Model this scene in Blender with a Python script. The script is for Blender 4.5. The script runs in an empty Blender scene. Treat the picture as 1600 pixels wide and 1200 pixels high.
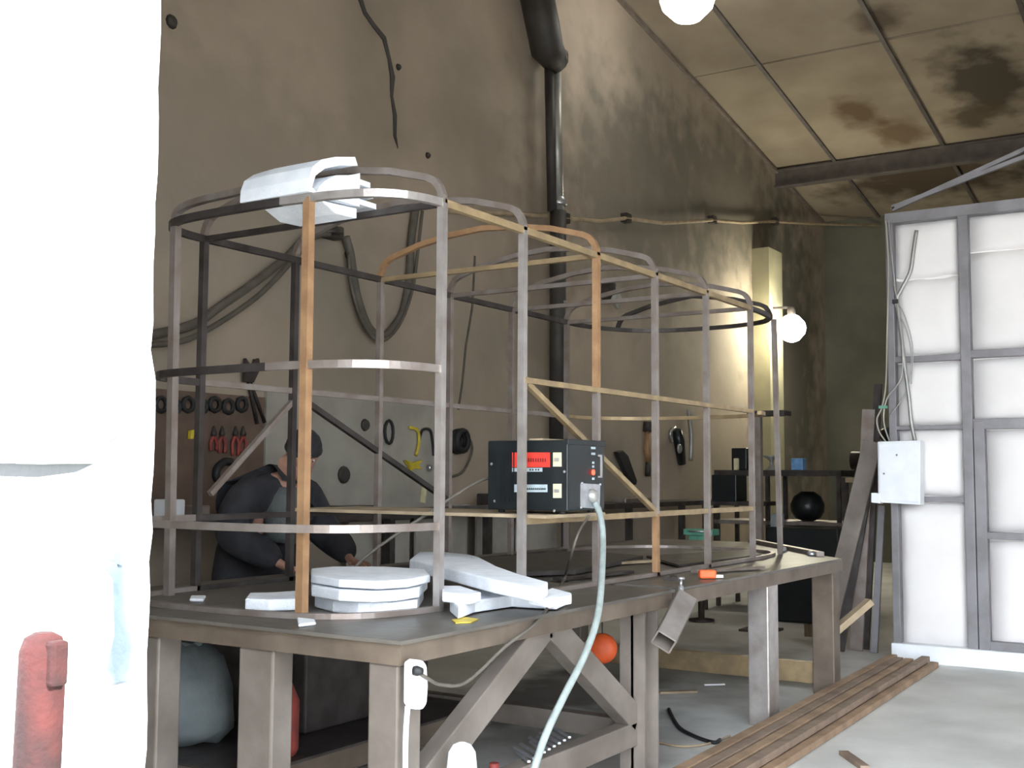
import bpy, bmesh, math, random
from mathutils import Vector, Matrix, Euler
random.seed(7)
SC = bpy.context.scene
COL = SC.collection
R = math.radians

# ------------------------------------------------------------------ camera
TH = 0.8406                      # height of the welding table top
F = 1796.78                      # focal length in pixels of a 1600 px wide frame
PITCH, ROLL, HEAD = 0.0795, 0.0056, 0.5705
CAM = Vector((-3.5267, -2.5859, 1.349))
FW = Vector((math.cos(HEAD)*math.cos(PITCH), math.sin(HEAD)*math.cos(PITCH), math.sin(PITCH)))
r_ = Vector((math.sin(HEAD), -math.cos(HEAD), 0)); u_ = r_.cross(FW)
RT = r_*math.cos(ROLL) + u_*math.sin(ROLL); UP = -r_*math.sin(ROLL) + u_*math.cos(ROLL)
cd = bpy.data.cameras.new('camera'); cam = bpy.data.objects.new('camera', cd); COL.objects.link(cam)
cd.sensor_width = 36.0; cd.lens = F/1600*36.0; cd.clip_end = 300; cd.clip_start = 0.02
m = Matrix.Identity(4)
for i in range(3):
    m[i][0] = RT[i]; m[i][1] = UP[i]; m[i][2] = -FW[i]; m[i][3] = CAM[i]
cam.matrix_world = m
SC.camera = cam

def at(ax, v, x, y):
    "point of the plane axis=v seen at photo position x, y (a surveying help for placing things)"
    d = FW + RT*((x-800)/F) + UP*((600-y)/F)
    return CAM + d*((v-CAM[ax])/d[ax])

# ------------------------------------------------------------------ world, sun, exposure
w = bpy.data.worlds.new('world'); SC.world = w; w.use_nodes = True
nt = w.node_tree; bgn = nt.nodes['Background']
bgn.inputs[0].default_value = (0.86, 0.93, 1.0, 1); bgn.inputs[1].default_value = 5.0
sd = bpy.data.lights.new('sun', 'SUN'); sd.energy = 9; sd.angle = R(0.6); sd.color = (1.0, 0.96, 0.9)
so = bpy.data.objects.new('sun', sd); COL.objects.link(so)
so.rotation_euler = Vector((0.12, 0.80, -0.60)).to_track_quat('-Z', 'Y').to_euler()
SC.view_settings.view_transform = 'Standard'; SC.view_settings.look = 'None'
SC.view_settings.gamma = 1; SC.view_settings.use_curve_mapping = False
SC.view_settings.exposure = 1.25
try:
    SC.cycles.max_bounces = 8; SC.cycles.diffuse_bounces = 5; SC.cycles.sample_clamp_indirect = 6
except Exception: pass

# ------------------------------------------------------------------ materials
def mat(name, c, c2=None, rough=.7, metal=0., scale=6., bump=.2, spots=None, detail=6, bscale=None, lo=.35, hi=.65):
    m = bpy.data.materials.new(name); m.use_nodes = True
    n = m.node_tree.nodes; l = m.node_tree.links; b = n['Principled BSDF']
    b.inputs['Roughness'].default_value = rough; b.inputs['Metallic'].default_value = metal
    if c2 is None: c2 = tuple(x*.75 for x in c)
    g = n.new('ShaderNodeNewGeometry'); t = n.new('ShaderNodeTexNoise')
    t.inputs['Scale'].default_value = scale; t.inputs['Detail'].default_value = detail
    l.new(g.outputs['Position'], t.inputs['Vector'])
    ra = n.new('ShaderNodeValToRGB'); ra.color_ramp.elements[0].position = lo; ra.color_ramp.elements[1].position = hi
    ra.color_ramp.elements[0].color = (*c2, 1); ra.color_ramp.elements[1].color = (*c, 1)
    l.new(t.outputs['Fac'], ra.inputs[0]); out = ra.outputs[0]
    if spots:                                   # (centre, radii, colour, strength)
        for cen, rad, colr, st in spots:
            s = n.new('ShaderNodeVectorMath'); s.operation = 'SUBTRACT'; s.inputs[1].default_value = cen
            l.new(g.outputs['Position'], s.inputs[0])
            d = n.new('ShaderNodeVectorMath'); d.operation = 'DIVIDE'; d.inputs[1].default_value = rad
            l.new(s.outputs[0], d.inputs[0])
            ln = n.new('ShaderNodeVectorMath'); ln.operation = 'LENGTH'; l.new(d.outputs[0], ln.inputs[0])
            t2 = n.new('ShaderNodeTexNoise'); t2.inputs['Scale'].default_value = 3.0; t2.inputs['Detail'].default_value = 5
            l.new(g.outputs['Position'], t2.inputs['Vector'])
            ad = n.new('ShaderNodeMath'); ad.operation = 'MULTIPLY_ADD'; ad.inputs[1].default_value = 1.6
            l.new(t2.outputs['Fac'], ad.inputs[0]); l.new(ln.outputs['Value'], ad.inputs[2])
            mr = n.new('ShaderNodeMapRange'); mr.inputs[1].default_value = 1.3; mr.inputs[2].default_value = 2.0
            mr.inputs[3].default_value = st; mr.inputs[4].default_value = 0
            l.new(ad.outputs[0], mr.inputs[0])
            mx = n.new('ShaderNodeMix'); mx.data_type = 'RGBA'; l.new(mr.outputs[0], mx.inputs[0])
            l.new(out, mx.inputs[6]); mx.inputs[7].default_value = (*colr, 1); out = mx.outputs[2]
    l.new(out, b.inputs['Base Color'])
    if bump:
        t3 = n.new('ShaderNodeTexNoise'); t3.inputs['Scale'].default_value = bscale or scale*6; t3.inputs['Detail'].default_value = 4
        l.new(g.outputs['Position'], t3.inputs['Vector'])
        bp = n.new('ShaderNodeBump'); bp.inputs['Strength'].default_value = bump; bp.inputs['Distance'].default_value = .01
        l.new(t3.outputs['Fac'], bp.inputs['Height']); l.new(bp.outputs[0], b.inputs['Normal'])
    return m
def emis(name, c, s):
    m = bpy.data.materials.new(name); m.use_nodes = True; b = m.node_tree.nodes['Principled BSDF']
    b.inputs['Base Color'].default_value = (*c, 1); b.inputs['Emission Color'].default_value = (*c, 1)
    b.inputs['Emission Strength'].default_value = s; return m

M = {}
M['wall'] = mat('old_plaster', (.43,.355,.28), (.30,.255,.20), .9, 0, .8, .35, bscale=14, detail=9, spots=[
    ((1.9,3.3,3.5),(1.6,1,.9),(.26,.225,.18),.5), ((8.5,3.3,4.6),(2.5,1,1.4),(.17,.155,.125),.8), ((11,3.3,5.2),(3,1,1.0),(.15,.135,.105),.8),
    ((6.2,3.3,3.2),(.7,1,1.2),(.21,.17,.13),.6), ((13.5,3.3,3.0),(1.6,1,3.0),(.10,.095,.075),.85)])
M['wall_dark'] = mat('dark_plaster', (.16,.155,.12), (.09,.088,.07), .9, 0, .8, .3, bscale=14)  # darker plaster tone for the far wall
M['plaster_yellow'] = mat('yellow_plaster', (.40,.37,.24), (.3,.28,.19), .9, 0, 2, .2)
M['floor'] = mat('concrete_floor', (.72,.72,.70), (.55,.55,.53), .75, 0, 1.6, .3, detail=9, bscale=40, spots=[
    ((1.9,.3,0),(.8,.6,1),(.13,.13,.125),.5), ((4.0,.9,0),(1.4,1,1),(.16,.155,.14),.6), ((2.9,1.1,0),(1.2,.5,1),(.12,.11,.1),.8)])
M['ceil'] = mat('stained_board', (.36,.30,.225), (.26,.21,.155), .85, 0, 1.1, .1, detail=7, spots=[
    ((11.3,0,6.3),(1.1,.55,1),(.06,.045,.03),.95), ((11.6,1.65,6.2),(.5,.3,1),(.11,.065,.03),.9), ((12.4,1.3,6.1),(.5,.35,1),(.12,.07,.03),.8),
    ((12.2,.3,6.1),(.4,.4,1),(.08,.055,.03),.85), ((14,1.2,5.9),(.9,1.6,1),(.055,.035,.02),.9), ((14.2,-.8,5.9),(.7,1.0,1),(.04,.03,.02),.9),
    ((9.4,.8,6.6),(.3,.3,1),(.09,.06,.04),.8)])
M['beam'] = mat('roof_beam_steel', (.15,.13,.12), (.10,.085,.08), .6, .2, 5, .1)
M['gap'] = mat('dark_seam', (.09,.08,.065), None, .9)
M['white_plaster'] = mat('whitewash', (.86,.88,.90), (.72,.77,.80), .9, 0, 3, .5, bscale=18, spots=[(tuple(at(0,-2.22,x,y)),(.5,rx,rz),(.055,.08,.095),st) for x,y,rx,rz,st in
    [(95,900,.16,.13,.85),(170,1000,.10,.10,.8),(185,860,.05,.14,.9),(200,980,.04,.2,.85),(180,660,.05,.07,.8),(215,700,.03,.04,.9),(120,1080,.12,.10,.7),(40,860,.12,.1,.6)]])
M['ground'] = mat('yard_ground', (.40,.38,.34), (.3,.28,.25), .95, 0, 2, .3)
M['steel'] = mat('bare_steel', (.34,.30,.28), (.25,.20,.175), .42, .55, 9, .12)
M['steel_light'] = mat('bright_steel', (.46,.43,.41), (.33,.29,.27), .36, .6, 9, .1)
M['steel_orange'] = mat('rusty_steel', (.42,.25,.13), (.30,.17,.09), .55, .3, 12, .15)
M['steel_ochre'] = mat('ochre_rust_steel', (.42,.31,.17), (.30,.22,.13), .5, .35, 12, .15)
M['steel_dark'] = mat('dark_steel', (.085,.075,.072), (.05,.042,.04), .5, .5, 9, .1)
M['table'] = mat('table_plate', (.17,.155,.135), (.10,.09,.08), .42, .35, 3, .2, detail=8)
M['channel'] = mat('channel_steel', (.19,.15,.115), (.12,.092,.07), .55, .3, 5, .15)
M['leg'] = mat('leg_steel', (.25,.215,.19), (.16,.135,.115), .55, .3, 4, .2)
M['rustbar'] = mat('rusty_bar', (.40,.275,.18), (.27,.18,.115), .75, .15, 7, .2)
M['rustbar2'] = mat('brown_bar', (.32,.235,.175), (.21,.15,.115), .75, .15, 7, .2)
M['foam'] = mat('white_foam', (.84,.87,.92), (.74,.78,.84), .9, 0, 14, .4, bscale=120)
M['insul'] = mat('insulation_sheet', (.91,.88,.87), (.82,.79,.78), .85, 0, 1.5, .25, bscale=9)
M['stud'] = mat('painted_grey_steel', (.27,.26,.28), (.2,.19,.2), .5, .3, 5, .1)
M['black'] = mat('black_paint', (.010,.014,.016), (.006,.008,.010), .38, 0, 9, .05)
M['darkcloth'] = mat('dark_cloth', (.030,.030,.036), (.014,.014,.018), .95, 0, 9, .4)
M['greencloth'] = mat('grey_green_cloth', (.11,.12,.12), (.07,.08,.08), .95, 0, 9, .4)
M['skin'] = mat('skin', (.40,.22,.16), (.33,.17,.12), .6, 0, 9, .05)
M['red'] = mat('red_print', (.75,.05,.03), (.6,.04,.03), .5, 0, 20, 0)
M['redmark'] = mat('dark_print', (.16,.02,.02), None, .5, 0, 20, 0)
M['cream'] = mat('cream_plastic', (.75,.70,.45), (.6,.56,.36), .5, 0, 20, 0)
M['silver'] = mat('silver_metal', (.6,.62,.65), (.45,.46,.5), .3, .8, 20, .05)
M['label'] = mat('pale_label', (.42,.50,.53), (.33,.4,.43), .5, 0, 20, 0)
M['white'] = mat('white_paint', (.88,.90,.94), (.8,.83,.88), .5, 0, 8, .05)
M['cable'] = mat('grey_cable', (.33,.38,.37), (.24,.28,.27), .5, 0, 20, .05)
M['blackrub'] = mat('black_rubber', (.02,.02,.022), None, .6, 0, 20, .05)
M['hose'] = mat('brown_grey_hose', (.13,.115,.095), (.09,.08,.065), .7, 0, 9, .1)
M['orange'] = mat('orange_plastic', (.95,.16,.04), (.85,.12,.03), .5, 0, 9, .05)
M['rust_red'] = mat('red_oxide', (.050,.008,.007), (.018,.004,.004), .9, 0, 14, .4)
M['redpl'] = mat('worn_red', (.34,.06,.045), (.2,.04,.035), .6, 0, 14, .1)
M['yellow'] = mat('yellow_paint', (.72,.58,.05), (.55,.42,.04), .5, 0, 14, .05)
M['blue'] = mat('blue_print', (.20,.42,.72), (.12,.28,.55), .5, 0, 14, 0)
M['green'] = mat('machine_green', (.13,.36,.26), (.09,.26,.19), .5, 0, 14, .05)
M['wood'] = mat('raw_wood', (.42,.33,.22), (.30,.23,.15), .8, 0, 9, .15)
M['brown'] = mat('brown_board', (.17,.115,.085), (.115,.08,.062), .85, 0, 5, .1)
M['pale'] = mat('pale_board', (.42,.40,.35), (.33,.31,.27), .8, 0, 3, .1)
M['pipe'] = mat('grey_pipe', (.42,.42,.40), (.3,.3,.28), .4, .4, 5, .1)
M['pipe_dark'] = mat('tarred_pipe', (.055,.05,.045), (.035,.03,.028), .6, 0, 5, .2)
M['cloth_pale'] = mat('pale_grey_cloth', (.22,.25,.26), (.13,.15,.16), .95, 0, 4, .5)
M['glow_high'] = emis('lit_high_bulb', (1, .98, .92), 5)
M['glow'] = emis('lit_bulb', (1, .97, .86), 14)
M['led'] = emis('red_led', (1, .06, .03), 1.5)
M['glassgrey'] = mat('lamp_glass', (.42,.44,.42), None, .15, 0, 9, 0)

# ------------------------------------------------------------------ mesh helpers
class MB:
    def __init__(s): s.bm = bmesh.new(); s.smooth = []
    def box(s, c, sz, rot=None):
        r = bmesh.ops.create_cube(s.bm, size=1)
        mt = Matrix.Translation(Vector(c)) @ (rot.to_matrix().to_4x4() if rot else Matrix.Identity(4)) @ Matrix.Diagonal((*sz, 1))
        bmesh.ops.transform(s.bm, matrix=mt, verts=r['verts']); return s
    def bx(s, a, b):
        return s.box([(a[i]+b[i])/2 for i in range(3)], [abs(b[i]-a[i]) for i in range(3)])
    def sweep(s, pts, sec, up=Vector((0,0,1)), smooth=False, closed=False, scales=None):
        pts = [Vector(p) for p in pts]; n = len(pts); rings = []
        prev = None
        for i, p in enumerate(pts):
            if closed: t = (pts[(i+1) % n]-pts[i-1])
            else: t = (pts[min(i+1, n-1)]-pts[max(i-1, 0)])
            t.normalize()
            if prev is None:
                a = up.cross(t)
                if a.length < .05: a = Vector((1,0,0)).cross(t)
                a.normalize()
            else:
                a = up.cross(t) if up.cross(t).length > .3 and not smooth else prev - t*prev.dot(t)
                a.normalize()
                if a.dot(prev) < 0 and not closed: a = -a
            prev = a; b = t.cross(a)
            k = 1.0
            if 0 < i < n-1 or closed:
                t0 = (pts[i]-pts[i-1]).normalized(); k = 1/max(.5, t0.dot(t))
            q = scales[i] if scales else 1
            rings.append([s.bm.verts.new(p + a*(x*k*q) + b*(y*q)) for x, y in sec])
        m = len(sec)
        rr = range(n if closed else n-1)
        for i in rr:
            A, B = rings[i], rings[(i+1) % n]
            for j in range(m):
                f = s.bm.faces.new((A[j], A[(j+1) % m], B[(j+1) % m], B[j])); f.smooth = smooth
        if not closed:
            s.bm.faces.new(rings[0][::-1]); s.bm.faces.new(rings[-1])
        return s
    def bar(s, pts, w, h=None, up=Vector((0,0,1)), closed=False):
        h = h or w
        return s.sweep(pts, [(-w/2,-h/2), (w/2,-h/2), (w/2,h/2), (-w/2,h/2)], up, False, closed)
    def tube(s, pts, r, n=10, closed=False, scales=None):
        return s.sweep(pts, [(r*math.cos(2*math.pi*i/n), r*math.sin(2*math.pi*i/n)) for i in range(n)], smooth=True, closed=closed, scales=scales)
    def lathe(s, c, prof, n=20, axis=None):
        "prof: list of (radius, height) along axis from c"
        ax = Vector(axis or (0,0,1)).normalized(); q = ax.to_track_quat('Z', 'Y'); rings = []
        for r, h in prof:
            rings.append([s.bm.verts.new(Vector(c) + q @ Vector((max(r,1e-4)*math.cos(2*math.pi*i/n), max(r,1e-4)*math.sin(2*math.pi*i/n), h))) for i in range(n)])
        for A, B in zip(rings, rings[1:]):
            for j in range(n):
                f = s.bm.faces.new((A[j], A[(j+1) % n], B[(j+1) % n], B[j])); f.smooth = True
        s.bm.faces.new(rings[0][::-1]); s.bm.faces.new(rings[-1]); return s
    def prism(s, pts, d):
        "polygon in space pushed along vector d"
        pts = [Vector(p) for p in pts]; d = Vector(d)
        A = [s.bm.verts.new(p) for p in pts]; B = [s.bm.verts.new(p+d) for p in pts]
        n = len(pts)
        s.bm.faces.new(A[::-1]); s.bm.faces.new(B)
        for j in range(n): s.bm.faces.new((A[j], A[(j+1) % n], B[(j+1) % n], B[j]))
        return s
    def roughen(s, amt, cuts=0):
        if cuts: bmesh.ops.subdivide_edges(s.bm, edges=s.bm.edges[:], cuts=cuts, use_grid_fill=True)
        for v in s.bm.verts: v.co += Vector((random.uniform(-amt,amt), random.uniform(-amt,amt), random.uniform(-amt,amt)))
        return s
    def build(s, name, material, parent=None, bevel=0):
        bmesh.ops.recalc_face_normals(s.bm, faces=s.bm.faces[:])
        if parent is not None:
            org = Vector(parent['_o'])
        else:
            xs = [v.co for v in s.bm.verts]
            org = Vector(((min(v.x for v in xs)+max(v.x for v in xs))/2, (min(v.y for v in xs)+max(v.y for v in xs))/2, min(v.z for v in xs)))
        bmesh.ops.translate(s.bm, verts=s.bm.verts[:], vec=-org)
        me = bpy.data.meshes.new(name); s.bm.to_mesh(me); s.bm.free()
        me.materials.append(M[material] if isinstance(material, str) else material)
        o = bpy.data.objects.new(name, me); COL.objects.link(o); o['_o'] = tuple(org)
        if parent is not None: o.parent = parent
        else: o.location = org
        if bevel:
            b = o.modifiers.new('bevel', 'BEVEL'); b.width = bevel; b.segments = 2; b.limit_method = 'ANGLE'
        return o
def tag(o, label=None, cat=None, group=None, kind=None):
    if label: o['label'] = label
    if cat: o['category'] = cat
    if group: o['group'] = group
    if kind: o['kind'] = kind
    return o
def thing(name, loc, label, cat, group=None):
    o = bpy.data.objects.new(name, None); o.empty_display_size = .1; COL.objects.link(o)
    o.location = loc; o['_o'] = tuple(loc); return tag(o, label, cat, group)
def arc_poly(pts, n=8):
    "smooth closed/open interpolation (catmull-rom) through points"
    out = []; P = [Vector(p) for p in pts]
    for i in range(len(P)-1):
        p0 = P[max(i-1,0)]; p1 = P[i]; p2 = P[i+1]; p3 = P[min(i+2, len(P)-1)]
        for k in range(n):
            t = k/n
            out.append(.5*((2*p1) + (p2-p0)*t + (2*p0-5*p1+4*p2-p3)*t*t + (3*p1-p0-3*p2+p3)*t**3))
    out.append(P[-1]); return out

# ------------------------------------------------------------------ building shell
YW = 3.3; XF = 15.3; XD = -1.9; SL = -.1605; Z0 = 8.058; XR = 4.0; YR = -9.0
def zc(x): return Z0 + SL*x if x >= XR else Z0 + SL*XR - .22*(XR-x)
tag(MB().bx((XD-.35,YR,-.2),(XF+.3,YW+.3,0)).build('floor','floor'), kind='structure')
tag(MB().bx((-40,-45,-.3),(XD-.35,40,-.06)).build('ground','ground'), kind='structure')
wb = MB().prism([(XD-.3,YW,-.1),(XF,YW,-.1),(XF,YW,zc(XF)+.1),(XR,YW,zc(XR)+.1),(XD-.3,YW,zc(XD)+.1)],(0,.3,0)).build('wall_back','wall'); tag(wb, kind='structure')
tag(MB().bx((XF,YR,-.1),(XF+.3,YW+.3,zc(XF)+.05)).build('wall_far','wall_dark'), kind='structure')
tag(MB().prism([(XD-.3,YR,-.1),(XF,YR,-.1),(XF,YR,zc(XF)+.1),(XR,YR,zc(XR)+.1),(XD-.3,YR,zc(XD)+.1)],(0,-.3,0)).build('wall_side','wall'), kind='structure')
# front wall with the wide gateway: left pillar, right part, lintel
OX0, OX1, OT, OR = XD-.32, XD, 3.7, -7.4
mb = MB(); n = 60; edge = []
for i in range(n+1):
    z = -.1 + (OT+.1)*i/n; edge.append((z, -.648 - .005*math.sin(z*2.1) + random.uniform(-.005,.005) + (.012 if z > 1.6 else 0)))
pl = [(OX0, YW+.3, -.1)] + [(OX0, y, z) for z, y in edge] + [(OX0, YW+.3, OT)]
mb.prism(pl, (OX1-OX0,0,0)); wf = mb.build('wall_front','white_plaster'); tag(wf, kind='structure')
MB().bx((OX0,YR,-.1),(OX1,OR,OT)).build('wall_front_panel','white_plaster', wf)
MB().bx((OX0,YR,OT),(OX1,YW+.3,zc(XD)+.1)).build('lintel','white_plaster', wf)
def onp(x, y): return at(0, OX0, x, y)
MB().prism([onp(-60,724),onp(70,725),onp(150,724),onp(120,738),onp(60,746),onp(-60,742)],(-.004,0,0)).build('painted_lip_shadow','black', wf)  # flat black plate painting the shadow beneath the plaster lip
# plaster lip, chips and patch on the pillar's sunlit face
MB().prism([onp(-60,722),onp(70,724),onp(150,722),onp(140,712),onp(60,716),onp(-60,712)],(-.035,0,0)).build('plaster_lip','white_plaster', wf, .004)
for q in [[(230,885),(300,870),(345,905),(350,990),(330,1040),(270,1080),(235,1060)], [(330,830),(390,842),(375,905),(352,880)],[(150,640),(180,635),(190,680),(165,700)]]:
    q = [(min(x,228), y) if x < 240 else (120+(x-230)*.55, y) for x, y in q]
    MB().prism([onp(*p) for p in q],(-.012,0,0)).build('plaster_patch','white_plaster', wf, .004)

# roof boards, each a piece, with recessed seams; beams along Y
rf = MB().prism([(XD-.4,YW+.3,zc(XD-.4)+.12),(XR,YW+.3,zc(XR)+.12),(XF+.3,YW+.3,zc(XF+.3)+.12),(XF+.3,YW+.3,zc(XF+.3)+.3),(XR,YW+.3,zc(XR)+.3),(XD-.4,YW+.3,zc(XD-.4)+.3)],(0,YR-YW-.6,0)).build('ceiling','gap'); tag(rf, kind='structure')
xs = [XD, .5, XR, 6.95, 9.9, 13.0, XF]; ys = [YW, 2.38, .86, -.66, -2.2, -3.7, -5.2, -6.7, YR]
for i in range(len(xs)-1):
    for j in range(len(ys)-1):
        x0, x1, y0, y1 = xs[i]+.02, xs[i+1]-.02, ys[j]-.02, ys[j+1]+.02
        dz = random.uniform(0,.02)
        P = [(x0,y0,zc(x0)+dz),(x1,y0,zc(x1)+dz),(x1,y1,zc(x1)+dz),(x0,y1,zc(x0)+dz)]
        MB().prism(P,(0,0,.11)).build('ceiling_panel','ceil', rf)
for j, y in enumerate(ys[1:4]):
    MB().bar([(XR,y,zc(XR)-.01),(XF,y,zc(XF)-.01)],.05,.03).build('seam_strip','beam', rf)
for x, h in [(13.0,.26),(6.95,.26)]:
    b = MB(); b.bx((x-.012,YR,zc(x)-h),(x+.012,YW,zc(x)+.02)); b.bx((x-.08,YR,zc(x)-h-.015),(x+.08,YW,zc(x)-h)); b.bx((x-.08,YR,zc(x)-.03),(x+.08,YW,zc(x)-.01))
    b.build('roof_beam','beam', rf)
# pale moulding strip along the roof line of the wall
MB().bar([(XR,YW-.02,zc(XR)-.03),(XF,YW-.02,zc(XF)-.03)],.05,.04).build('edge_strip','steel', rf)

# pilaster beside the far lamp
pa = at(1,YW,1176,500).x; pb = at(1,YW-.25,1223,500).x
MB().bx((pa,YW-.25,0),(pb,YW+.01,4.6)).build('pilaster','plaster_yellow', wb)
# crack and wall seams
cr = [at(1,YW-.004,*q) for q in [(562,-4),(570,20),(584,40),(600,60),(608,92),(613,120),(612,150),(617,180),(617,212),(622,232)]]
MB().sweep(cr,[(-.022,-.006),(.022,-.006),(.022,.006),(-.022,.006)],up=Vector((0,1,0)),scales=[1.2,1,1,1.1,.9,1.3,.7,1,.8,.2]).build('crack','pipe_dark', wb)
cr = [at(1,YW-.004,*q) for q in [(742,400),(738,480),(728,540),(722,600),(716,640)]]
MB().sweep(cr,[(-.012,-.004),(.012,-.004),(.012,.004),(-.012,.004)],up=Vector((0,1,0))).build('crack','hose', wb)

# ------------------------------------------------------------------ insulated partition at right (perpendicular to the table)
XP = 5.33
pt = MB().bx((XP+.06,-3.6,.02),(XP+.1,-.30,3.34)).build('wall_right','insul'); tag(pt, kind='structure')
def pz(y): return at(0,XP,1450,y).z
def py(x): return at(0,XP,x,700).y
L, Mx, Rr = -.30, -.86, -2.1
MB().bx((XP-.03,L-.055,.0),(XP+.1,L,3.36)).build('steel_stud','stud', pt, .004)
MB().bx((XP-.03,Mx-.035,.0),(XP+.06,Mx+.035,3.36)).build('steel_stud','stud', pt, .004)
MB().bx((XP-.03,Mx-.115,.1),(XP+.05,Mx-.04,1.76)).build('door_stud','stud', pt, .004)
MB().bx((XP-.03,Rr-.05,.0),(XP+.06,Rr+.02,3.36)).build('steel_stud','stud', pt, .004)
MB().bx((XP-.04,-3.6,3.28),(XP+.1,L,3.36)).build('top_channel','stud', pt, .004)
sill = MB().bx((XP-.06,-3.6,.0),(XP+.1,L+.01,.13)).build('bottom_channel','white', pt, .006)
def rail(y0, y1, z, h=.045, n='cross_rail'):
    MB().bx((XP-.02,y0,z-h/2),(XP+.05,y1,z+h/2)).build(n,'stud', pt, .003)
rail(Mx,L-.05,pz(560)); rail(Rr,Mx,pz(557),.055); rail(Mx,L-.05,pz(668),.03); rail(Mx,L-.05,pz(780),.04)
rail(Rr,Mx,pz(664),.075); rail(Rr,Mx-.1,pz(834),.05); rail(Rr,Mx-.1,.16,.06)
def panel(y0, y1, z0, z1):
    "bulging foam sheet with soft uneven border"
    nx, nz = 8, 10; mb = MB(); g = []
    for i in range(nx+1):
        row = []
        for j in range(nz+1):
            u, v = i/nx, j/nz; e = min(u,1-u,v,1-v)
            b = .045*min(1, e*6) + random.uniform(-.003,.003)
            jy = random.uniform(-.006,.006) if e == 0 else 0
            row.append(mb.bm.verts.new((XP+.055-b, y0+(y1-y0)*u, z0+(z1-z0)*v+jy)))
        g.append(row)
    for i in range(nx):
        for j in range(nz):
            f = mb.bm.faces.new((g[i][j],g[i+1][j],g[i+1][j+1],g[i][j+1])); f.smooth = True
    border = [g[i][0] for i in range(nx+1)]+[g[nx][j] for j in range(1,nz+1)]+[g[i][nz] for i in range(nx-1,-1,-1)]+[g[0][j] for j in range(nz-1,0,-1)]
    back = [mb.bm.verts.new((XP+.06, v.co.y, v.co.z)) for v in border]
    k = len(border)
    for i in range(k): mb.bm.faces.new((border[i],border[(i+1)%k],back[(i+1)%k],back[i]))
    mb.build('insulation_panel','insul', pt)
za, zb = pz(1010), 3.28
for y0, y1, zl in [(Mx+.035,L-.055,[za,pz(786),pz(774),pz(670),pz(664),pz(566),pz(553),pz(434),pz(431),zb])]:
    for a, b in zip(zl[::2], zl[1::2]): panel(y1, y0, a, b)
for a, b in [(pz(550),pz(400)),(pz(399),zb),(pz(658),pz(564))]: panel(Mx-.035, Rr+.02, a, b)
for a, b in [(za+.03,pz(842)),(pz(828),pz(674))]: panel(Mx-.115, Rr+.02, a, b)
for a, b in [(za,1.1),(1.12,2.2),(2.22,zb)]: panel(Rr-.05, -3.55, a, b)
# braces from the partition's corner up to the roof
a = Vector((XP,L-.05,3.35))
tb = thing('diagonal_brace', (XP,L-.05,3.35), 'pair of slanting grey steel braces rising from the corner of the white insulated partition', 'brace')
for d in (0,.06): MB().bar([at(0,XP,1394,328)+Vector((0,0,d*.3)), at(0,XP,1604,232+d*200), at(0,XP,1750,160+d*200)],.03,.03).build('brace_bar','stud', tb)

# ------------------------------------------------------------------ welding tables
def channel(p0, p1, h, wd, side, th=.008):
    "C channel along p0-p1, top at p.z, web on the outer side"
    mb = MB(); p0 = Vector(p0); p1 = Vector(p1); s = Vector(side)
    mb.bar([p0+Vector((0,0,-h/2)), p1+Vector((0,0,-h/2))], th, h)
    for z in (-th/2, -h+th/2): mb.bar([p0+s*wd/2+Vector((0,0,z)), p1+s*wd/2+Vector((0,0,z))], wd, th)
    return mb
def hleg(x, y, z0, z1, w=.125, d=.11):
    mb = MB(); mb.bx((x-w/2,y-.006,z0),(x+w/2,y+.006,z1)); mb.bx((x-w/2,y-d/2,z0),(x-w/2+.01,y+d/2,z1)); mb.bx((x+w/2-.01,y-d/2,z0),(x+w/2,y+d/2,z1)); return mb
def sleg(x, y, z0, z1, w=.11, d=.11):
    return MB().bx((x-w/2,y-d/2,z0),(x+w/2,y+d/2,z1))
TY0, TY1 = -.355, 1.62; X0, X1, X2, X3 = -.68, 1.30, 1.42, 3.78
t1 = thing('welding_table', ((X0+X1)/2,.6,0), 'long brown steel welding table nearest the pillar, carrying the foam cut-offs, on broad beam legs', 'table')
MB().bx((X0-.018,TY0-.018,TH-.012),(X1,TY1,TH)).build('tabletop','table', t1)
for nm, c in [('apron', channel((X0,TY0,TH-.012),(X1,TY0,TH-.012),.066,.05,(0,1,0))), ('apron', channel((X0,TY0,TH-.012),(X0,TY1,TH-.012),.066,.05,(1,0,0))),
              ('apron', channel((X0,TY1,TH-.012),(X1,TY1,TH-.012),.066,.05,(0,-1,0))), ('apron', channel((X1,TY0,TH-.012),(X1,TY1,TH-.012),.066,.05,(-1,0,0)))]:
    c.build(nm,'channel', t1)
zt = TH-.078
sleg(X0+.065,TY0+.07,0,zt,.12,.12).build('leg','leg', t1, .008)
sleg(X0+.06,.27,0,zt,.10,.16).build('leg','leg', t1, .008)
sleg(X0+.06,.83,0,zt,.11,.16).build('leg','leg', t1, .008)
sleg(X0+.06,1.5,0,zt,.11,.12).build('leg','leg', t1, .008)
hleg(1.11,TY0+.07,0,zt,.14,.12).build('leg','leg', t1)
sleg(1.11,1.5,0,zt,.11,.11).build('leg','leg', t1, .008)
sleg(.3,1.5,0,zt,.11,.11).build('leg','leg', t1, .008)
def brace(p0, p1, w=.10, d=.07, n='diagonal_strut', mt='leg'):
    mb = MB(); up = Vector((0,1,0)); p0 = Vector(p0); p1 = Vector(p1)
    mb.sweep([p0,p1],[(-w/2,-d/2),(w/2,-d/2),(w/2,d/2),(-w/2,d/2)],up=up); return mb.build(n, mt, t1, .005)
brace((.30,TY0+.08,zt+.02),(-.56,TY0+.08,.30),.11,.07)
brace((.32,TY0+.08,zt+.02),(1.05,TY0+.08,.30),.11,.07)
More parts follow.
